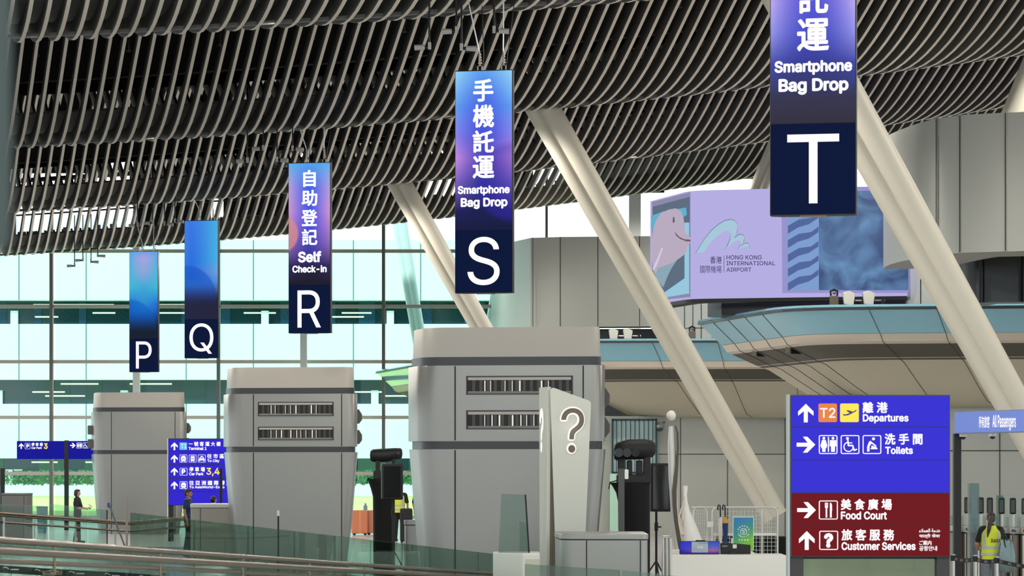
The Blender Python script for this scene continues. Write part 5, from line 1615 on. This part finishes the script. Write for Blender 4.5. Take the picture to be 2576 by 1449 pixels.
zt = CAMZ + (HY - 1216) / w
for x in (-11, 11):
    MB().box(x / w - 0.006, x / w + 0.006, 0, 0.3, 0, zt).build('pane', glass('pillar_glass', (206, 224, 224), 1.5, refl=0.9), t)
MB().box(-10.5 / w, 10.5 / w, 0.0, 0.012, 0, zt).build('pane', glass('pillar_glass2', (206, 222, 224), 1.6, refl=0.9), t)
MB().box(-10.5 / w, 10.5 / w, 0.288, 0.3, 0, zt).build('pane', glass('pillar_glass2', (206, 222, 224), 1.6, refl=0.9), t)
MB().tube([(9 / w, -0.02, 0), (9 / w, -0.02, 1.0)], 0.02, 10).build('upright', M_STEEL, t)
Yp = 63.0; p = at(2506, HY, Yp); w = F / Yp
t = thing('glass_partition', 'clear glass partition with a green edge behind the gates', 'partition', (p.x, Yp, 0))
MB().box(0, 140 / w, 0, 0.02, 0, CAMZ + (HY - 1246) / w).build('pane', glass('partition_glass', (244, 249, 246), 1.4, refl=0.8), t)
MB().box(0, 12 / w, -0.3, 0.0, 0, CAMZ + (HY - 1246) / w).build('edge_pane', glass('partition_edge', (140, 204, 190), 1.5), t)

# retractable belts
M_BELT = mat('belt_black', (26, 25, 26), 0.7)
M_BELTP = mat('belt_print', (176, 172, 166), 0.7)
def belt_post(px, py, Y, label):
    p = at(px, py, Y)
    t = thing('queue_post', label, 'post', (p.x, Y, 0), 0, 'queue posts by the gates')
    MB().tube([(0, 0, 0.03), (0, 0, p.z)], 0.034, 16).build('post', M_STEEL, t, smooth=True)
    MB().tube([(0, 0, p.z - 0.10), (0, 0, p.z - 0.005)], 0.045, 16).build('belt_cassette', M_BLACK, t, smooth=True)
    MB().tube([(0, 0, p.z - 0.02), (0, 0, p.z + 0.012)], 0.040, 16).build('cap', M_STEEL, t, smooth=True)
    MB().tube([(0, 0, 0), (0, 0, 0.03)], 0.17, 20).build('base', M_STEEL, t, smooth=True)
    return p
def belt(p, q, label, n, sag=0.03, prt='AD', name='belt'):
    o = Vector(p)
    t = thing('queue_belt', label, 'belt', o, 0, 'printed queue belts')
    b = MB(); pts = []
    for k in range(13):
        f = k / 12
        r = Vector(p) * (1 - f) + Vector(q) * f - o
        pts.append(r + Vector((0, 0, -sag * 4 * f * (1 - f) - 0.055)))
    rings = [[(r.x, r.y, r.z - 0.034), (r.x, r.y + 0.004, r.z - 0.034), (r.x, r.y + 0.004, r.z + 0.034), (r.x, r.y, r.z + 0.034)] for r in pts]
    b.loft(rings).build('strap', M_BELT, t)
    b = MB()
    dirx = (Vector(q) - Vector(p)); L = dirx.length; dirx.normalize()
    vs, fs = glyph_mesh(prt, 0.0)
    for k in range(n):
        f = (k + 0.5) / n
        i = min(11, int(f * 12)); r = pts[i] + (pts[i + 1] - pts[i]) * (f * 12 - i)
        b.add([(r.x + dirx.x * (v[0] - 0.5) * 0.085, r.y + dirx.y * (v[0] - 0.5) * 0.085 - 0.004, r.z + dirx.z * (v[0] - 0.5) * 0.085 + (v[1] - 0.5) * 0.038) for v in vs], fs)
    b.build('lettering', M_BELTP, t)
Yb = 47.5
q0 = belt_post(2397.5, 1396, Yb + 0.6, 'queue post at the left end of the printed belt beside the direction totem')
q1 = belt_post(2453, 1398, Yb, 'queue post left of the woman in the vest')
q2 = belt_post(2507, 1402, Yb - 0.5, 'queue post right of the woman in the vest')
belt(q0, q1, 'printed black belt left of the woman in the vest', 4)
belt(q1, q2, 'printed black belt in front of the woman in the vest', 3)
q3 = at(2640, 1424, Yb - 1.6)
belt(q2, q3, 'printed black belt running off to the right border', 6, 0.02)

# ------------------------------------------------------------------ ramp with glass balustrade in front
def rx(y): return -3.548 + 0.1453 * (y - 26.5)
def rz_(y): return 1.756 - 0.0506 * (y - 26.5)       # handrail height along the ramp
base = Vector((rx(26.5), 26.5, 0))
bal = thing('balustrade', 'green tinted glass balustrade with steel handrails descending along the ramp', 'railing', base)
ya, yb = 26.5, 49.35
npan = 10
tops = lambda y: 2.10 + (y - 26.5) * (0.945 - 2.10) / (49.35 - 26.5)
for k in range(npan):
    y0 = ya + (yb - ya) * k / npan + 0.01; y1 = ya + (yb - ya) * (k + 1) / npan - 0.01
    b = MB(); t_ = 0.012
    b.loft([[(rx(y) - base.x - t_, y - base.y, max(0.0, tops(y) - 1.1)), (rx(y) - base.x + t_, y - base.y, max(0.0, tops(y) - 1.1)), (rx(y) - base.x + t_, y - base.y, tops(y)), (rx(y) - base.x - t_, y - base.y, tops(y))] for y in (y0, y1)])
    b.build('glass_pane', M_GLASSR, bal)
for y0, y1 in ((16.0, 19.5), (19.55, 23.0), (23.05, 26.45)):
    MB().loft([[(rx(y) - base.x - 0.012, y - base.y, rz_(y) - 0.75), (rx(y) - base.x + 0.012, y - base.y, rz_(y) - 0.75), (rx(y) - base.x + 0.012, y - base.y, rz_(y) + 0.03), (rx(y) - base.x - 0.012, y - base.y, rz_(y) + 0.03)] for y in (y0, y1)]).build('glass_pane', M_GLASSR, bal)
y = yb
MB().box(rx(y) - base.x - 0.014, rx(y) - base.x + 0.014, yb - 0.0 - base.y, yb + 0.25 - base.y, 0.0, tops(y)).build('end_strip', M_BLACK, bal)
for dz, r, m, dxx in ((0.0, 0.028, M_RAIL, 0.08), (-0.082, 0.034, M_RAIL, 0.10), (-0.165, 0.022, M_RAIL, 0.06)):
    MB().tube([(rx(y) - base.x + dxx, y - base.y, rz_(y) + dz) for y in (17, 22, 26.5, 34, 42, 49.2)], r, 14).build('handrail', m, bal, smooth=True)
for k in range(9):
    y = 20.6 + 3.3 * k
    x = rx(y) - base.x + 0.08
    z = rz_(y)
    MB().tube([(x, y - base.y, z - 0.26), (x, y - base.y, z - 0.02)], 0.014, 8).build('bracket', M_RAIL, bal)
    b = MB()
    for o in (-0.2, 0.2):
        b.tube([(x - 0.06, y - base.y + o, z - 0.245), (x + 0.03, y - base.y + o, z - 0.245)], 0.024, 14)
    b.box(x - 0.05, x - 0.03, y - base.y - 0.2, y - base.y + 0.2, z - 0.265, z - 0.225)
    b.build('glass_clamp', M_RAIL, bal)
# ramp slab under it
b = MB()
b.loft([[(rx(y) + 0.05, y, max(0.02, tops(y) - 1.12)), (rx(y) + 2.6, y, max(0.02, tops(y) - 1.12)), (rx(y) + 2.6, y, 0.0), (rx(y) + 0.05, y, 0.0)] for y in (10, 26.5, 49.4)])
tag(b.build('ramp', mat('ramp_stone', (120, 120, 116), 0.5)), 'stone ramp descending alongside the glass balustrade', 'ramp', kind='structure')
# short low glass guard to the right of the ramp foot
g2 = thing('balustrade', 'low glass guard in front of the silver counter at the ramp foot', 'railing', (at(1320, 0, 33).x, 33.0, 0))
a = at(1316, 1419, 33.0); c = at(1556, 1434, 36.5); e = at(1760, 1456, 38.0)
o = Vector((a.x, 33.0, 0))
MB().loft([[(p.x - o.x, p.y - o.y, 0.2), (p.x - o.x, p.y - o.y + 0.02, 0.2), (p.x - o.x, p.y - o.y + 0.02, p.z), (p.x - o.x, p.y - o.y, p.z)] for p in (a, c)]).build('glass_pane', M_GLASSR, g2)
MB().loft([[(p.x - o.x, p.y - o.y, 0.2), (p.x - o.x, p.y - o.y + 0.02, 0.2), (p.x - o.x, p.y - o.y + 0.02, p.z), (p.x - o.x, p.y - o.y, p.z)] for p in (c + Vector((0.02, 0, 0)), e)]).build('glass_pane', M_GLASSR, g2)
# rear guard on the main floor, left
g3 = thing('balustrade', 'rear glass guard with steel handrail in front of the P check-in block', 'railing', (at(122, 0, 82).x, 82.0, 0))
o = Vector((at(122, 0, 82).x, 82.0, 0))
def strip(pa, pb, name, m, parent, o, zlo=0.0):
    return MB().loft([[(p.x - o.x, p.y - o.y, zlo), (p.x - o.x, p.y - o.y + 0.02, zlo), (p.x - o.x, p.y - o.y + 0.02, p.z), (p.x - o.x, p.y - o.y, p.z)] for p in (pa, pb)]).build(name, m, parent)
n = 3
pa, pb = at(123, 1267, 82), at(269, 1283, 84)
for k in range(n):
    strip(pa + (pb - pa) * (k / n + 0.004), pa + (pb - pa) * ((k + 1) / n - 0.004), 'glass_pane', M_GLASSR, g3, o)
pa, pb = at(-60, 1265, 80), at(62, 1271, 81); strip(pa, pb, 'glass_pane', M_GLASSR, g3, o)
pa, pb = at(63, 1271, 81), at(121, 1274, 82); strip(pa, pb, 'glass_pane', M_GLASSR, g3, o)
p = at(269.5, 1283, 84); MB().box(p.x - o.x - 0.012, p.x - o.x + 0.012, p.y - o.y - 0.02, p.y - o.y + 0.05, 0, p.z).build('end_strip', M_BLACK, g3)
for y0, y1, r in ((1291, 1315.5, 0.045), (1296, 1320, 0.03), (1313, 1337, 0.03)):
    pa, pb = at(-60, y0 - 4, 79.5), at(332, y1, 83.5)
    pc = at(470, y1 - 13, 86.0)
    MB().tube([v - o for v in (pa, pb, pc)], r, 10).build('handrail', M_RAIL, g3, smooth=True)
for px in (10, 86, 190, 290):
    q = at(px, 1330, 80 + px * 0.012)
    MB().tube([(q.x - o.x, q.y - o.y, 0), (q.x - o.x, q.y - o.y, CAMZ - (1300 + px * 0.07 - HY) / F * q.y)], 0.03, 8).build('stanchion', M_STEEL, g3)
# printed belts below, seen through the rails
pts = [at(-40, 1419, 37), at(120, 1430, 38.2), at(300, 1440, 39.5), at(470, 1452, 40.6)]
for k in range(3):
    lab = ['printed black belt at the bottom left corner', 'printed black belt below the handrails, second from the left', 'printed black belt below the handrails, third from the left'][k]
    t = thing('queue_belt', lab, 'belt', pts[k], 0, 'printed queue belts')
    d = pts[k + 1] - pts[k]
    MB().loft([[(r.x, r.y, r.z - 0.1), (r.x, r.y + 0.004, r.z - 0.1), (r.x, r.y + 0.004, r.z), (r.x, r.y, r.z)] for r in (Vector((0, 0, 0)), d)]).build('strap', M_BELT, t)
    b = MB()
    for s in (0.3, 0.8):
        c0 = d * s
        for (x0, z0, x1, z1) in ((-0.06, -0.06, 0.02, -0.02), (0.02, -0.02, 0.07, -0.045)):
            b.tube([(c0.x + x0, c0.y - 0.006, c0.z + z0), (c0.x + x1, c0.y - 0.006, c0.z + z1)], 0.008, 5)
        b.box(c0.x + 0.09, c0.x + 0.2, c0.y - 0.008, c0.y - 0.004, c0.z - 0.06, c0.z - 0.045)
    b.build('logo', M_BELTP, t)

# the out-of-focus panel edge close to the eye, at the left border
Yn = 2.3; wn_ = F / Yn
fp = MB().prism(rounded([((-900 - CX) / wn_, CAMZ + (HY - 640) / wn_), ((14 - CX) / wn_, CAMZ + (HY - 640) / wn_), ((14 - CX) / wn_, 4.2), ((-900 - CX) / wn_, 4.2)], [0.01, 0.02, 0.01, 0.01], 4), Yn, Yn + 0.03).build('signboard', mat('panel_slate', (52, 62, 61), 0.7, spec=0.1))
tag(fp, 'blurred slate grey board edge very close at the left border', 'board')

# ------------------------------------------------------------------ people
def bake(ob, voxel, smooth=2):
    md = ob.modifiers.new('remesh', 'REMESH'); md.mode = 'VOXEL'; md.voxel_size = voxel; md.use_smooth_shade = True
    if smooth:
        ms = ob.modifiers.new('smooth', 'SMOOTH'); ms.iterations = smooth; ms.factor = 0.5
    bpy.context.view_layer.update()
    dg = bpy.context.evaluated_depsgraph_get()
    me = bpy.data.meshes.new_from_object(ob.evaluated_get(dg))
    old = ob.data
    ob.modifiers.clear(); ob.data = me
    for m in old.materials:
        if len(me.materials) == 0: me.materials.append(m)
    return ob

def person(label, loc, rz, H, shirt, trousers, hair='short', arms=None, sleeve=0.6, vest=None, voxel=0.009, collar=None, skin=None, female=False, hairmat=None, shoe=None):
    """figure facing -y before turning; arms = ((elbow, wrist, palm direction), ...) for its right (-x) and left (+x)"""
    t = thing('person', label, 'person', loc, rz)
    s = H / 1.7
    V = lambda x, y, z: Vector((x, y, z)) * s
    sh = 0.165 if female else 0.19
    hipw = 0.09
    b = MB()
    # trunk and neck
    b.ball(V(0, 0.0, 0.93), 0.165 * s, 0.115 * s, 0.13 * s); b.ball(V(0, 0, 1.08), 0.14 * s, 0.10 * s, 0.16 * s)
    b.ball(V(0, 0.005, 1.25), (0.165 if female else 0.18) * s, 0.115 * s, 0.19 * s); b.capsule(V(-sh + 0.03, 0.01, 1.39), V(sh - 0.03, 0.01, 1.39), 0.06 * s, 0.06 * s)
    b.capsule(V(0, 0.015, 1.38), V(0, -0.005, 1.53), 0.058 * s, 0.05 * s)
    # head, jaw, nose, ears, brow
    b.ball(V(0, 0.005, 1.605), 0.076 * s, 0.094 * s, 0.095 * s, 18, 12); b.ball(V(0, -0.03, 1.545), 0.056 * s, 0.062 * s, 0.055 * s)
    b.capsule(V(0, -0.088, 1.60), V(0, -0.106, 1.572), 0.010 * s, 0.014 * s); b.ball(V(0, -0.087, 1.532), 0.024 * s, 0.012 * s, 0.010 * s)
    for q in (-1, 1):
        b.ball(V(0.078 * q, 0.01, 1.59), 0.012 * s, 0.02 * s, 0.03 * s)
    # legs and feet
    for q in (-1, 1):
        st = 0.10 * q * (1 if not vest else 0.6)
        b.capsule(V(hipw * q, 0, 0.92), V(hipw * q, -0.01 + st * 0.5, 0.50), 0.088 * s, 0.055 * s)
        b.capsule(V(hipw * q, -0.01 + st * 0.5, 0.50), V(hipw * q, 0.02 + st, 0.09), 0.056 * s, 0.038 * s)
        b.capsule(V(hipw * q, 0.03 + st, 0.045), V(hipw * q, -0.13 + st, 0.035), 0.04 * s, 0.034 * s)
    if arms is None:
        arms = (((-0.26, 0.02, 1.12), (-0.25, -0.05, 0.87), (0.0, -0.05, -1)), ((0.26, 0.02, 1.12), (0.25, -0.05, 0.87), (0.0, -0.05, -1)))
    sleeves = []
    for q, (el, wr, pd) in zip((-1, 1), arms):
        S = V(sh * q, 0.01, 1.385); E = V(*el); W = V(*wr); P = Vector(pd).normalized()
        b.capsule(S, E, 0.05 * s, 0.038 * s); b.capsule(E, W, 0.038 * s, 0.026 * s)
        b.capsule(W, W + P * 0.075 * s, 0.026 * s, 0.034 * s)
        side = P.cross(Vector((q, 0, 0))) if abs(P.x) < 0.8 else P.cross(Vector((0, 0, 1)))
        side.normalize(); curl = P.cross(side).normalized()
        for k, ln in enumerate((0.066, 0.075, 0.07, 0.055)):
            r0 = W + P * 0.085 * s + side * (0.027 - 0.018 * k) * s
            m1 = r0 + (P * 0.85 + curl * 0.35).normalized() * ln * 0.55 * s
            b.capsule(r0, m1, 0.0095 * s, 0.009 * s, 8); b.capsule(m1, m1 + (P * 0.5 + curl * 0.8).normalized() * ln * 0.5 * s, 0.009 * s, 0.008 * s, 8)
        th = W + P * 0.03 * s + side * 0.03 * s
        b.capsule(th, th + (P * 0.6 + side * 0.7).normalized() * 0.05 * s, 0.012 * s, 0.0095 * s, 8)
        sleeves.append((S, E, W))
    bake(b.build('body', skin or M_SKIN, t), voxel * s)
    # eyes
    for q in (-1, 1):
        MB().ball(V(0.031 * q, -0.084, 1.607), 0.010 * s, 0.006 * s, 0.006 * s, 10, 6).build('eye', M_BLACKG, t, smooth=True)
    # shirt
    c = MB()
    c.ball(V(0, 0, 1.00), 0.165 * s, 0.122 * s, 0.13 * s); c.ball(V(0, 0, 1.10), 0.158 * s, 0.118 * s, 0.16 * s); c.ball(V(0, 0.005, 1.25), (0.18 if female else 0.196) * s, 0.13 * s, 0.19 * s)
    c.capsule(V(-sh + 0.02, 0.01, 1.388), V(sh - 0.02, 0.01, 1.388), 0.072 * s, 0.072 * s); c.capsule(V(0, 0.015, 1.38), V(0, 0.01, 1.452), 0.075 * s, 0.066 * s)
    for S, E, W in sleeves:
        e = S + (E - S) * min(1, sleeve)
        c.capsule(S, e, 0.066 * s, 0.058 * s)
        if sleeve > 1: c.capsule(E, E + (W - E) * (sleeve - 1), 0.055 * s, 0.042 * s)
    bake(c.build('shirt', shirt, t), voxel * 1.2 * s)
    # trousers
    c = MB()
    c.ball(V(0, 0, 0.93), 0.172 * s, 0.128 * s, 0.13 * s)
    for q in (-1, 1):
        st = 0.10 * q * (1 if not vest else 0.6)
        c.capsule(V(hipw * q, 0, 0.92), V(hipw * q, -0.01 + st * 0.5, 0.50), 0.098 * s, 0.07 * s); c.capsule(V(hipw * q, -0.01 + st * 0.5, 0.50), V(hipw * q, 0.02 + st, 0.11), 0.071 * s, 0.056 * s)
    bake(c.build('trousers', trousers, t), voxel * 1.3 * s)
    for q in (-1, 1):
        st = 0.10 * q * (1 if not vest else 0.6)
        k = MB().capsule(V(hipw * q, 0.035 + st, 0.05), V(hipw * q, -0.14 + st, 0.042), 0.05 * s, 0.042 * s)
        k.build('shoe', shoe or M_BLACK, t, smooth=True)
    # hair
    c = MB(); HM = hairmat or M_HAIR
    c.ball(V(0, 0.018, 1.628), 0.083 * s, 0.096 * s, 0.086 * s, 18, 12)
    if hair == 'short':
        c.ball(V(0, -0.035, 1.675), 0.062 * s, 0.055 * s, 0.034 * s); c.ball(V(0, 0.05, 1.58), 0.066 * s, 0.055 * s, 0.06 * s)
    elif hair == 'bob':
        c.ball(V(0, 0.045, 1.565), 0.085 * s, 0.075 * s, 0.10 * s); c.capsule(V(-0.07, 0.0, 1.60), V(-0.07, 0.02, 1.5), 0.028 * s, 0.022 * s); c.capsule(V(0.07, 0.0, 1.60), V(0.07, 0.02, 1.5), 0.028 * s, 0.022 * s)
        c.ball(V(0, -0.04, 1.672), 0.06 * s, 0.05 * s, 0.03 * s)
    elif hair == 'bun':
        c.ball(V(0, 0.05, 1.585), 0.07 * s, 0.06 * s, 0.07 * s); c.ball(V(0, 0.125, 1.60), 0.042 * s)
    elif hair == 'ponytail':
        c.ball(V(0, 0.05, 1.585), 0.072 * s, 0.062 * s, 0.075 * s); c.ball(V(0.005, 0.105, 1.615), 0.032 * s)
        c.capsule(V(0.01, 0.115, 1.61), V(0.03, 0.135, 1.52), 0.034 * s, 0.042 * s); c.capsule(V(0.03, 0.135, 1.52), V(0.055, 0.14, 1.38), 0.042 * s, 0.034 * s); c.capsule(V(0.055, 0.14, 1.38), V(0.075, 0.14, 1.26), 0.034 * s, 0.010 * s)
    bake(c.build('hair', HM, t), voxel * s)
    if collar:
        MB().tube([V(0.075 * math.cos(a), 0.012 + 0.07 * math.sin(a), 1.455 - 0.015 * math.sin(a)) for a in [2 * math.pi * k / 20 for k in range(21)]], 0.014 * s, 8).build('collar', collar, t, smooth=True)
    if vest:
        c = MB()
        def ell(z, a, bb, n=28): return [V(a * math.cos(k), 0.004 + bb * math.sin(k), z) for k in [2 * math.pi * i / n for i in range(n)]]
        prof = [(0.86, 0.188, 0.148), (0.95, 0.186, 0.150), (1.05, 0.178, 0.142), (1.18, 0.190, 0.146), (1.30, 0.198, 0.146), (1.37, 0.182, 0.128), (1.43, 0.13, 0.10), (1.465, 0.08, 0.082)]
        if female: prof = [(z, a * 0.95, bb) for z, a, bb in prof]
        c.loft([ell(*p) for p in prof]).build('vest', vest, t, smooth=True)
        def rad(z):
            for (z0, a0, b0), (z1, a1, b1) in zip(prof[:-1], prof[1:]):
                if z0 <= z <= z1:
                    f = (z - z0) / (z1 - z0); return a0 + (a1 - a0) * f, b0 + (b1 - b0) * f
        M_REF = mat('reflective_grey', (176, 180, 182), 0.4)
        for z0, z1 in ((0.925, 0.975), (1.045, 1.095)):
            rings = []
            for z in (z0, (z0 + z1) / 2, z1):
                a, bb = rad(z); rings.append(ell(z, a + 0.004, bb + 0.004))
            MB().loft(rings).build('reflective_band', M_REF, t, smooth=True)
        for q in (-1, 1):
            rings = []
            for k in range(9):
                z = 1.08 + 0.325 * k / 8
                a, bb = rad(z)
                x = 0.105 * q; xx = x + 0.045 * q
                f0 = math.sqrt(max(0, 1 - (x / a) ** 2)); f1 = math.sqrt(max(0.02, 1 - (min(abs(xx), a * 0.98) / a) ** 2))
                rings.append([V(x, 0.008 + bb * f0, z), V(xx, 0.008 + bb * f1, z), V(xx, 0.0 + bb * f1, z), V(x, 0.0 + bb * f0, z)])
            MB().loft(rings).build('reflective_brace', M_REF, t)
    return t, s
M_NAVYS = mat('navy_polo', (24, 44, 92), 0.8)
M_DARKT = mat('dark_trousers', (30, 30, 36), 0.8)
M_BLKS = mat('black_shirt', (18, 19, 20), 0.85)
M_JEAN = mat('grey_jeans', (112, 120, 130), 0.85, noise=0.15, nscale=9)
M_VEST = mat('vest_lime', (206, 218, 50), 0.7)
M_SKIND = mat('skin_tan', (168, 116, 88), 0.55)
# woman in black with a phone, left
Y = 88.0; p = at(195, HY, Y)
wt, s = person('woman in black looking at her phone beside the P check-in block', (p.x, Y, 0), math.radians(82), CAMZ - (1231.5 - HY) / F * Y, M_BLKS, M_DARKT, 'bob',
       (((-0.22, -0.06, 1.12), (-0.13, -0.30, 1.10), (0.3, -1, 0.1)), ((0.22, -0.06, 1.12), (0.13, -0.30, 1.10), (-0.3, -1, 0.1))), 0.9, None, 0.011, female=True)
ph = thing('smartphone', 'dark phone held by the woman in black', 'phone', (p.x + 0.405, Y + 0.0, 1.155), math.radians(82))
MB().box(-0.036, 0.036, -0.07, 0.07, -0.004, 0.004).build('handset', M_BLACK, ph, bevel=0.003); ph.rotation_euler = (math.radians(38), 0, math.radians(82))
# man in a navy polo
Y = 77.0; p = at(474, HY, Y)
person('man in a navy polo shirt facing the grey counter', (p.x, Y, 0), math.radians(78), CAMZ - (1231 - HY) / F * Y, M_NAVYS, M_DARKT, 'short', None, 0.62, None, 0.010, mat('polo_trim', (150, 170, 190), 0.7), skin=M_SKIND)
Y = 76.2; p = at(538, HY, Y)
person('dark haired person behind the grey counter with only the head showing', (p.x, Y, 0), math.radians(150), CAMZ - (1248 - HY) / F * Y, M_BLKS, M_DARKT, 'bun', None, 0.9, None, 0.014, female=True)
pp = at(556, HY, 79)
tag(MB().box(-0.035, 0.035, 0, 0.06, 0, CAMZ + (HY - 1178) / F * 79).build('metal_post', M_BLACK, loc=(pp.x, 79, 0)), 'thin black post in front of the smaller blue totem', 'post')
# staff in vests
Y = 90.0; p = at(1004, HY, Y)
person('staff member in a lime vest and black trousers walking behind the loudspeaker', (p.x, Y, 0), math.radians(170), 1.8, M_BLKS, mat('black_trousers', (16, 16, 18), 0.85), 'short', None, 0.8, M_VEST, 0.012, skin=M_SKIND)
Y = 94.0; p = at(1057, HY, Y)
person('staff member in a lime vest mostly hidden by the biggest check-in block', (p.x, Y, 0), math.radians(150), 1.7, M_BLKS, M_DARKT, 'short', None, 0.8, M_VEST, 0.013, skin=M_SKIND)
# woman at the gates
Y = 50.0; p = at(2493, HY, Y)
gw, s = person('woman with a ponytail in a lime vest numbered 3603, seen from behind at the gates', (p.x, Y, 0), math.radians(176), CAMZ - (1289 - HY) / F * Y, M_BLKS, M_JEAN, 'ponytail',
       (((-0.235, 0.0, 1.12), (-0.20, -0.2, 1.05), (0.2, -1, 0.0)), ((0.25, -0.02, 1.13), (0.20, -0.2, 1.03), (-0.2, -1, 0.1))), 0.72, M_VEST, 0.008, skin=M_SKIND, female=True, hairmat=mat('hair_brown', (44, 28, 22), 0.45))
# number on the back of the vest: lettering faces +y in the figure's own frame
vs, fs = glyph_mesh('3603', 0.02)
b = MB(); b.add([(-(v[0] - 0.5) * 0.17 * s - 0.065 * s, 0.157 * s + v[2] * 0.004, (1.165 + v[1] * 0.062) * s) for v in vs], fs)
b.build('number', mat('print_black', (40, 44, 20), 0.7), gw)
# tote bag on her arm
bg_ = thing('tote_bag', 'silvery green sequined tote bag hanging from the arm of the woman in the vest', 'bag', (at(2531, HY, 49.75).x, 49.75, 0), 0.1)
rings = []
rnd = random.Random(5)
for z, a, d in ((0.62, 0.10, 0.05), (0.66, 0.16, 0.07), (0.80, 0.165, 0.08), (0.95, 0.15, 0.07), (1.08, 0.125, 0.05), (1.16, 0.10, 0.035), (1.20, 0.075, 0.02)):
    rings.append([((a + rnd.uniform(-0.012, 0.012)) * math.cos(k), (d + rnd.uniform(-0.008, 0.008)) * math.sin(k), z) for k in [2 * math.pi * i / 22 for i in range(22)]])
bm_ = mat('bag_sequin', (104, 122, 122), 0.3, 0.5, noise=0.6, nscale=60, bump=0.6)
MB().loft(rings).build('pouch', bm_, bg_, smooth=True)
for dy in (-0.04, 0.03):
    MB().tube([(-0.02, dy, 1.05), (-0.05, dy, 1.2), (-0.09, dy, 1.34), (-0.11, dy - 0.0, 1.40), (-0.06, dy + 0.02, 1.32), (0.02, dy, 1.18)], 0.012, 8).build('strap', mat('strap_green', (24, 40, 38), 0.7), bg_, smooth=True)

# ------------------------------------------------------------------ odds and ends in the hall
def carton(px0, px1, y0, y1, Y, label, rgb):
    p = at((px0 + px1) / 2, HY, Y); w = F / Y
    t = thing('packing_case', label, 'box', (p.x, Y, 0), 0.1, 'orange cases near the facade')
    hx = (px1 - px0) / 2 / w; z0 = 0.06; z1 = CAMZ + (HY - y0) / w
    MB().box(-hx, hx, 0, 0.6, z0, z1).build('case', mat('case_' + str(rgb[1]), rgb, 0.6), t, bevel=0.03)
    MB().box(-0.03, 0.03, -0.004, 0.0, z0, z1).build('seam_strip', mat('case_strip', (222, 150, 104), 0.6), t)
    for sx in (-1, 1):
        MB().tube([(sx * hx * 0.7, 0.1, 0.06), (sx * hx * 0.7, 0.16, 0.06)], 0.06, 10).build('wheel', M_BLACK, t)
carton(886, 925, 1284, 1328, 97, 'orange packing case beside the R check-in block', (214, 128, 92))
carton(925, 948, 1284, 1328, 97.5, 'paler orange packing case partly hidden by the draped stand', (204, 138, 110))
p = at(918, HY, 97); zc = CAMZ + (HY - 1284) / F * 97
bt = thing('water_bottle', 'small bluish bottle standing on the orange packing case', 'bottle', (p.x, 97.3, zc))
MB().tube([(0, 0, 0), (0, 0, 0.16)], 0.07, 12).tube([(0, 0, 0.16), (0, 0, 0.24)], 0.035, 12).build('bottle', mat('bottle_blue', (120, 160, 170), 0.3), bt)
for px, Y, lab in ((1024, 88, 'black upright suitcase behind the staff member in the lime vest'), ):
    p = at(px, HY, Y); w = F / Y
    t = thing('suitcase', lab, 'suitcase', (p.x, Y, 0))
    MB().box(-0.22, 0.16, 0, 0.3, 0.05, CAMZ + (HY - 1279) / w).build('shell', M_BLACK, t, bevel=0.05, seg=3)
    MB().tube([(-0.1, 0.15, 0.7), (-0.1, 0.15, 1.1), (0.05, 0.15, 1.1), (0.05, 0.15, 0.7)], 0.012, 8).build('handle', M_STEEL, t)
    for sx in (-0.17, 0.11): MB().ball((sx, 0.1, 0.035), 0.035).build('wheel', M_BLACK, t)
def pole(px, y, Y, r, m, label, name='slim_pole', lean=0.0, tip=None):
    p = at(px, y, Y)
    t = thing(name, label, 'pole', (p.x, Y, 0))
    MB().tube([(lean, 0, 0), (0, 0, p.z)], r, 8).build('shaft', m, t)
    if tip: MB().tube([(0, 0, p.z - 0.12), (0, 0, p.z)], r * 1.5, 8).build('tip', tip, t)
    return t
pole(700, 1284, 62, 0.018, M_BLACK, 'short black pole with white top band in front of the R check-in block', tip=mat('tip_white', (230, 230, 226), 0.5))
pole(319, 1250, 72, 0.03, mat('pole_brown', (142, 130, 118), 0.4), 'upright brown pole in front of the P check-in block')
pole(273, 1265, 74, 0.022, mat('mop_grey', (92, 96, 98), 0.5), 'leaning mop with a blue grip in front of the P check-in block', 'mop', 0.55, mat('mop_blue', (40, 60, 140), 0.5))
pole(6, 1178, 94.5, 0.08, M_BLACK, 'thick black post at the left border behind the dark counter', 'metal_post')
p = at(106, HY, 100); t = thing('litter_bin', 'small bluish bin on the floor right of the dark counter', 'bin', (p.x, 100, 0))
MB().loft([oval(0, 0, 0.16, 0.16, 0.0), oval(0, 0, 0.2, 0.2, CAMZ - (1275 - HY) / F * 100)]).build('tub', mat('bin_blue', (96, 140, 150), 0.5), t, smooth=True)
MB().tube([(0.2 * math.cos(a), 0.2 * math.sin(a), CAMZ - (1275 - HY) / F * 100) for a in [2 * math.pi * k / 20 for k in range(21)]], 0.02, 6).build('rim', mat('bin_rim', (80, 116, 126), 0.5), t)
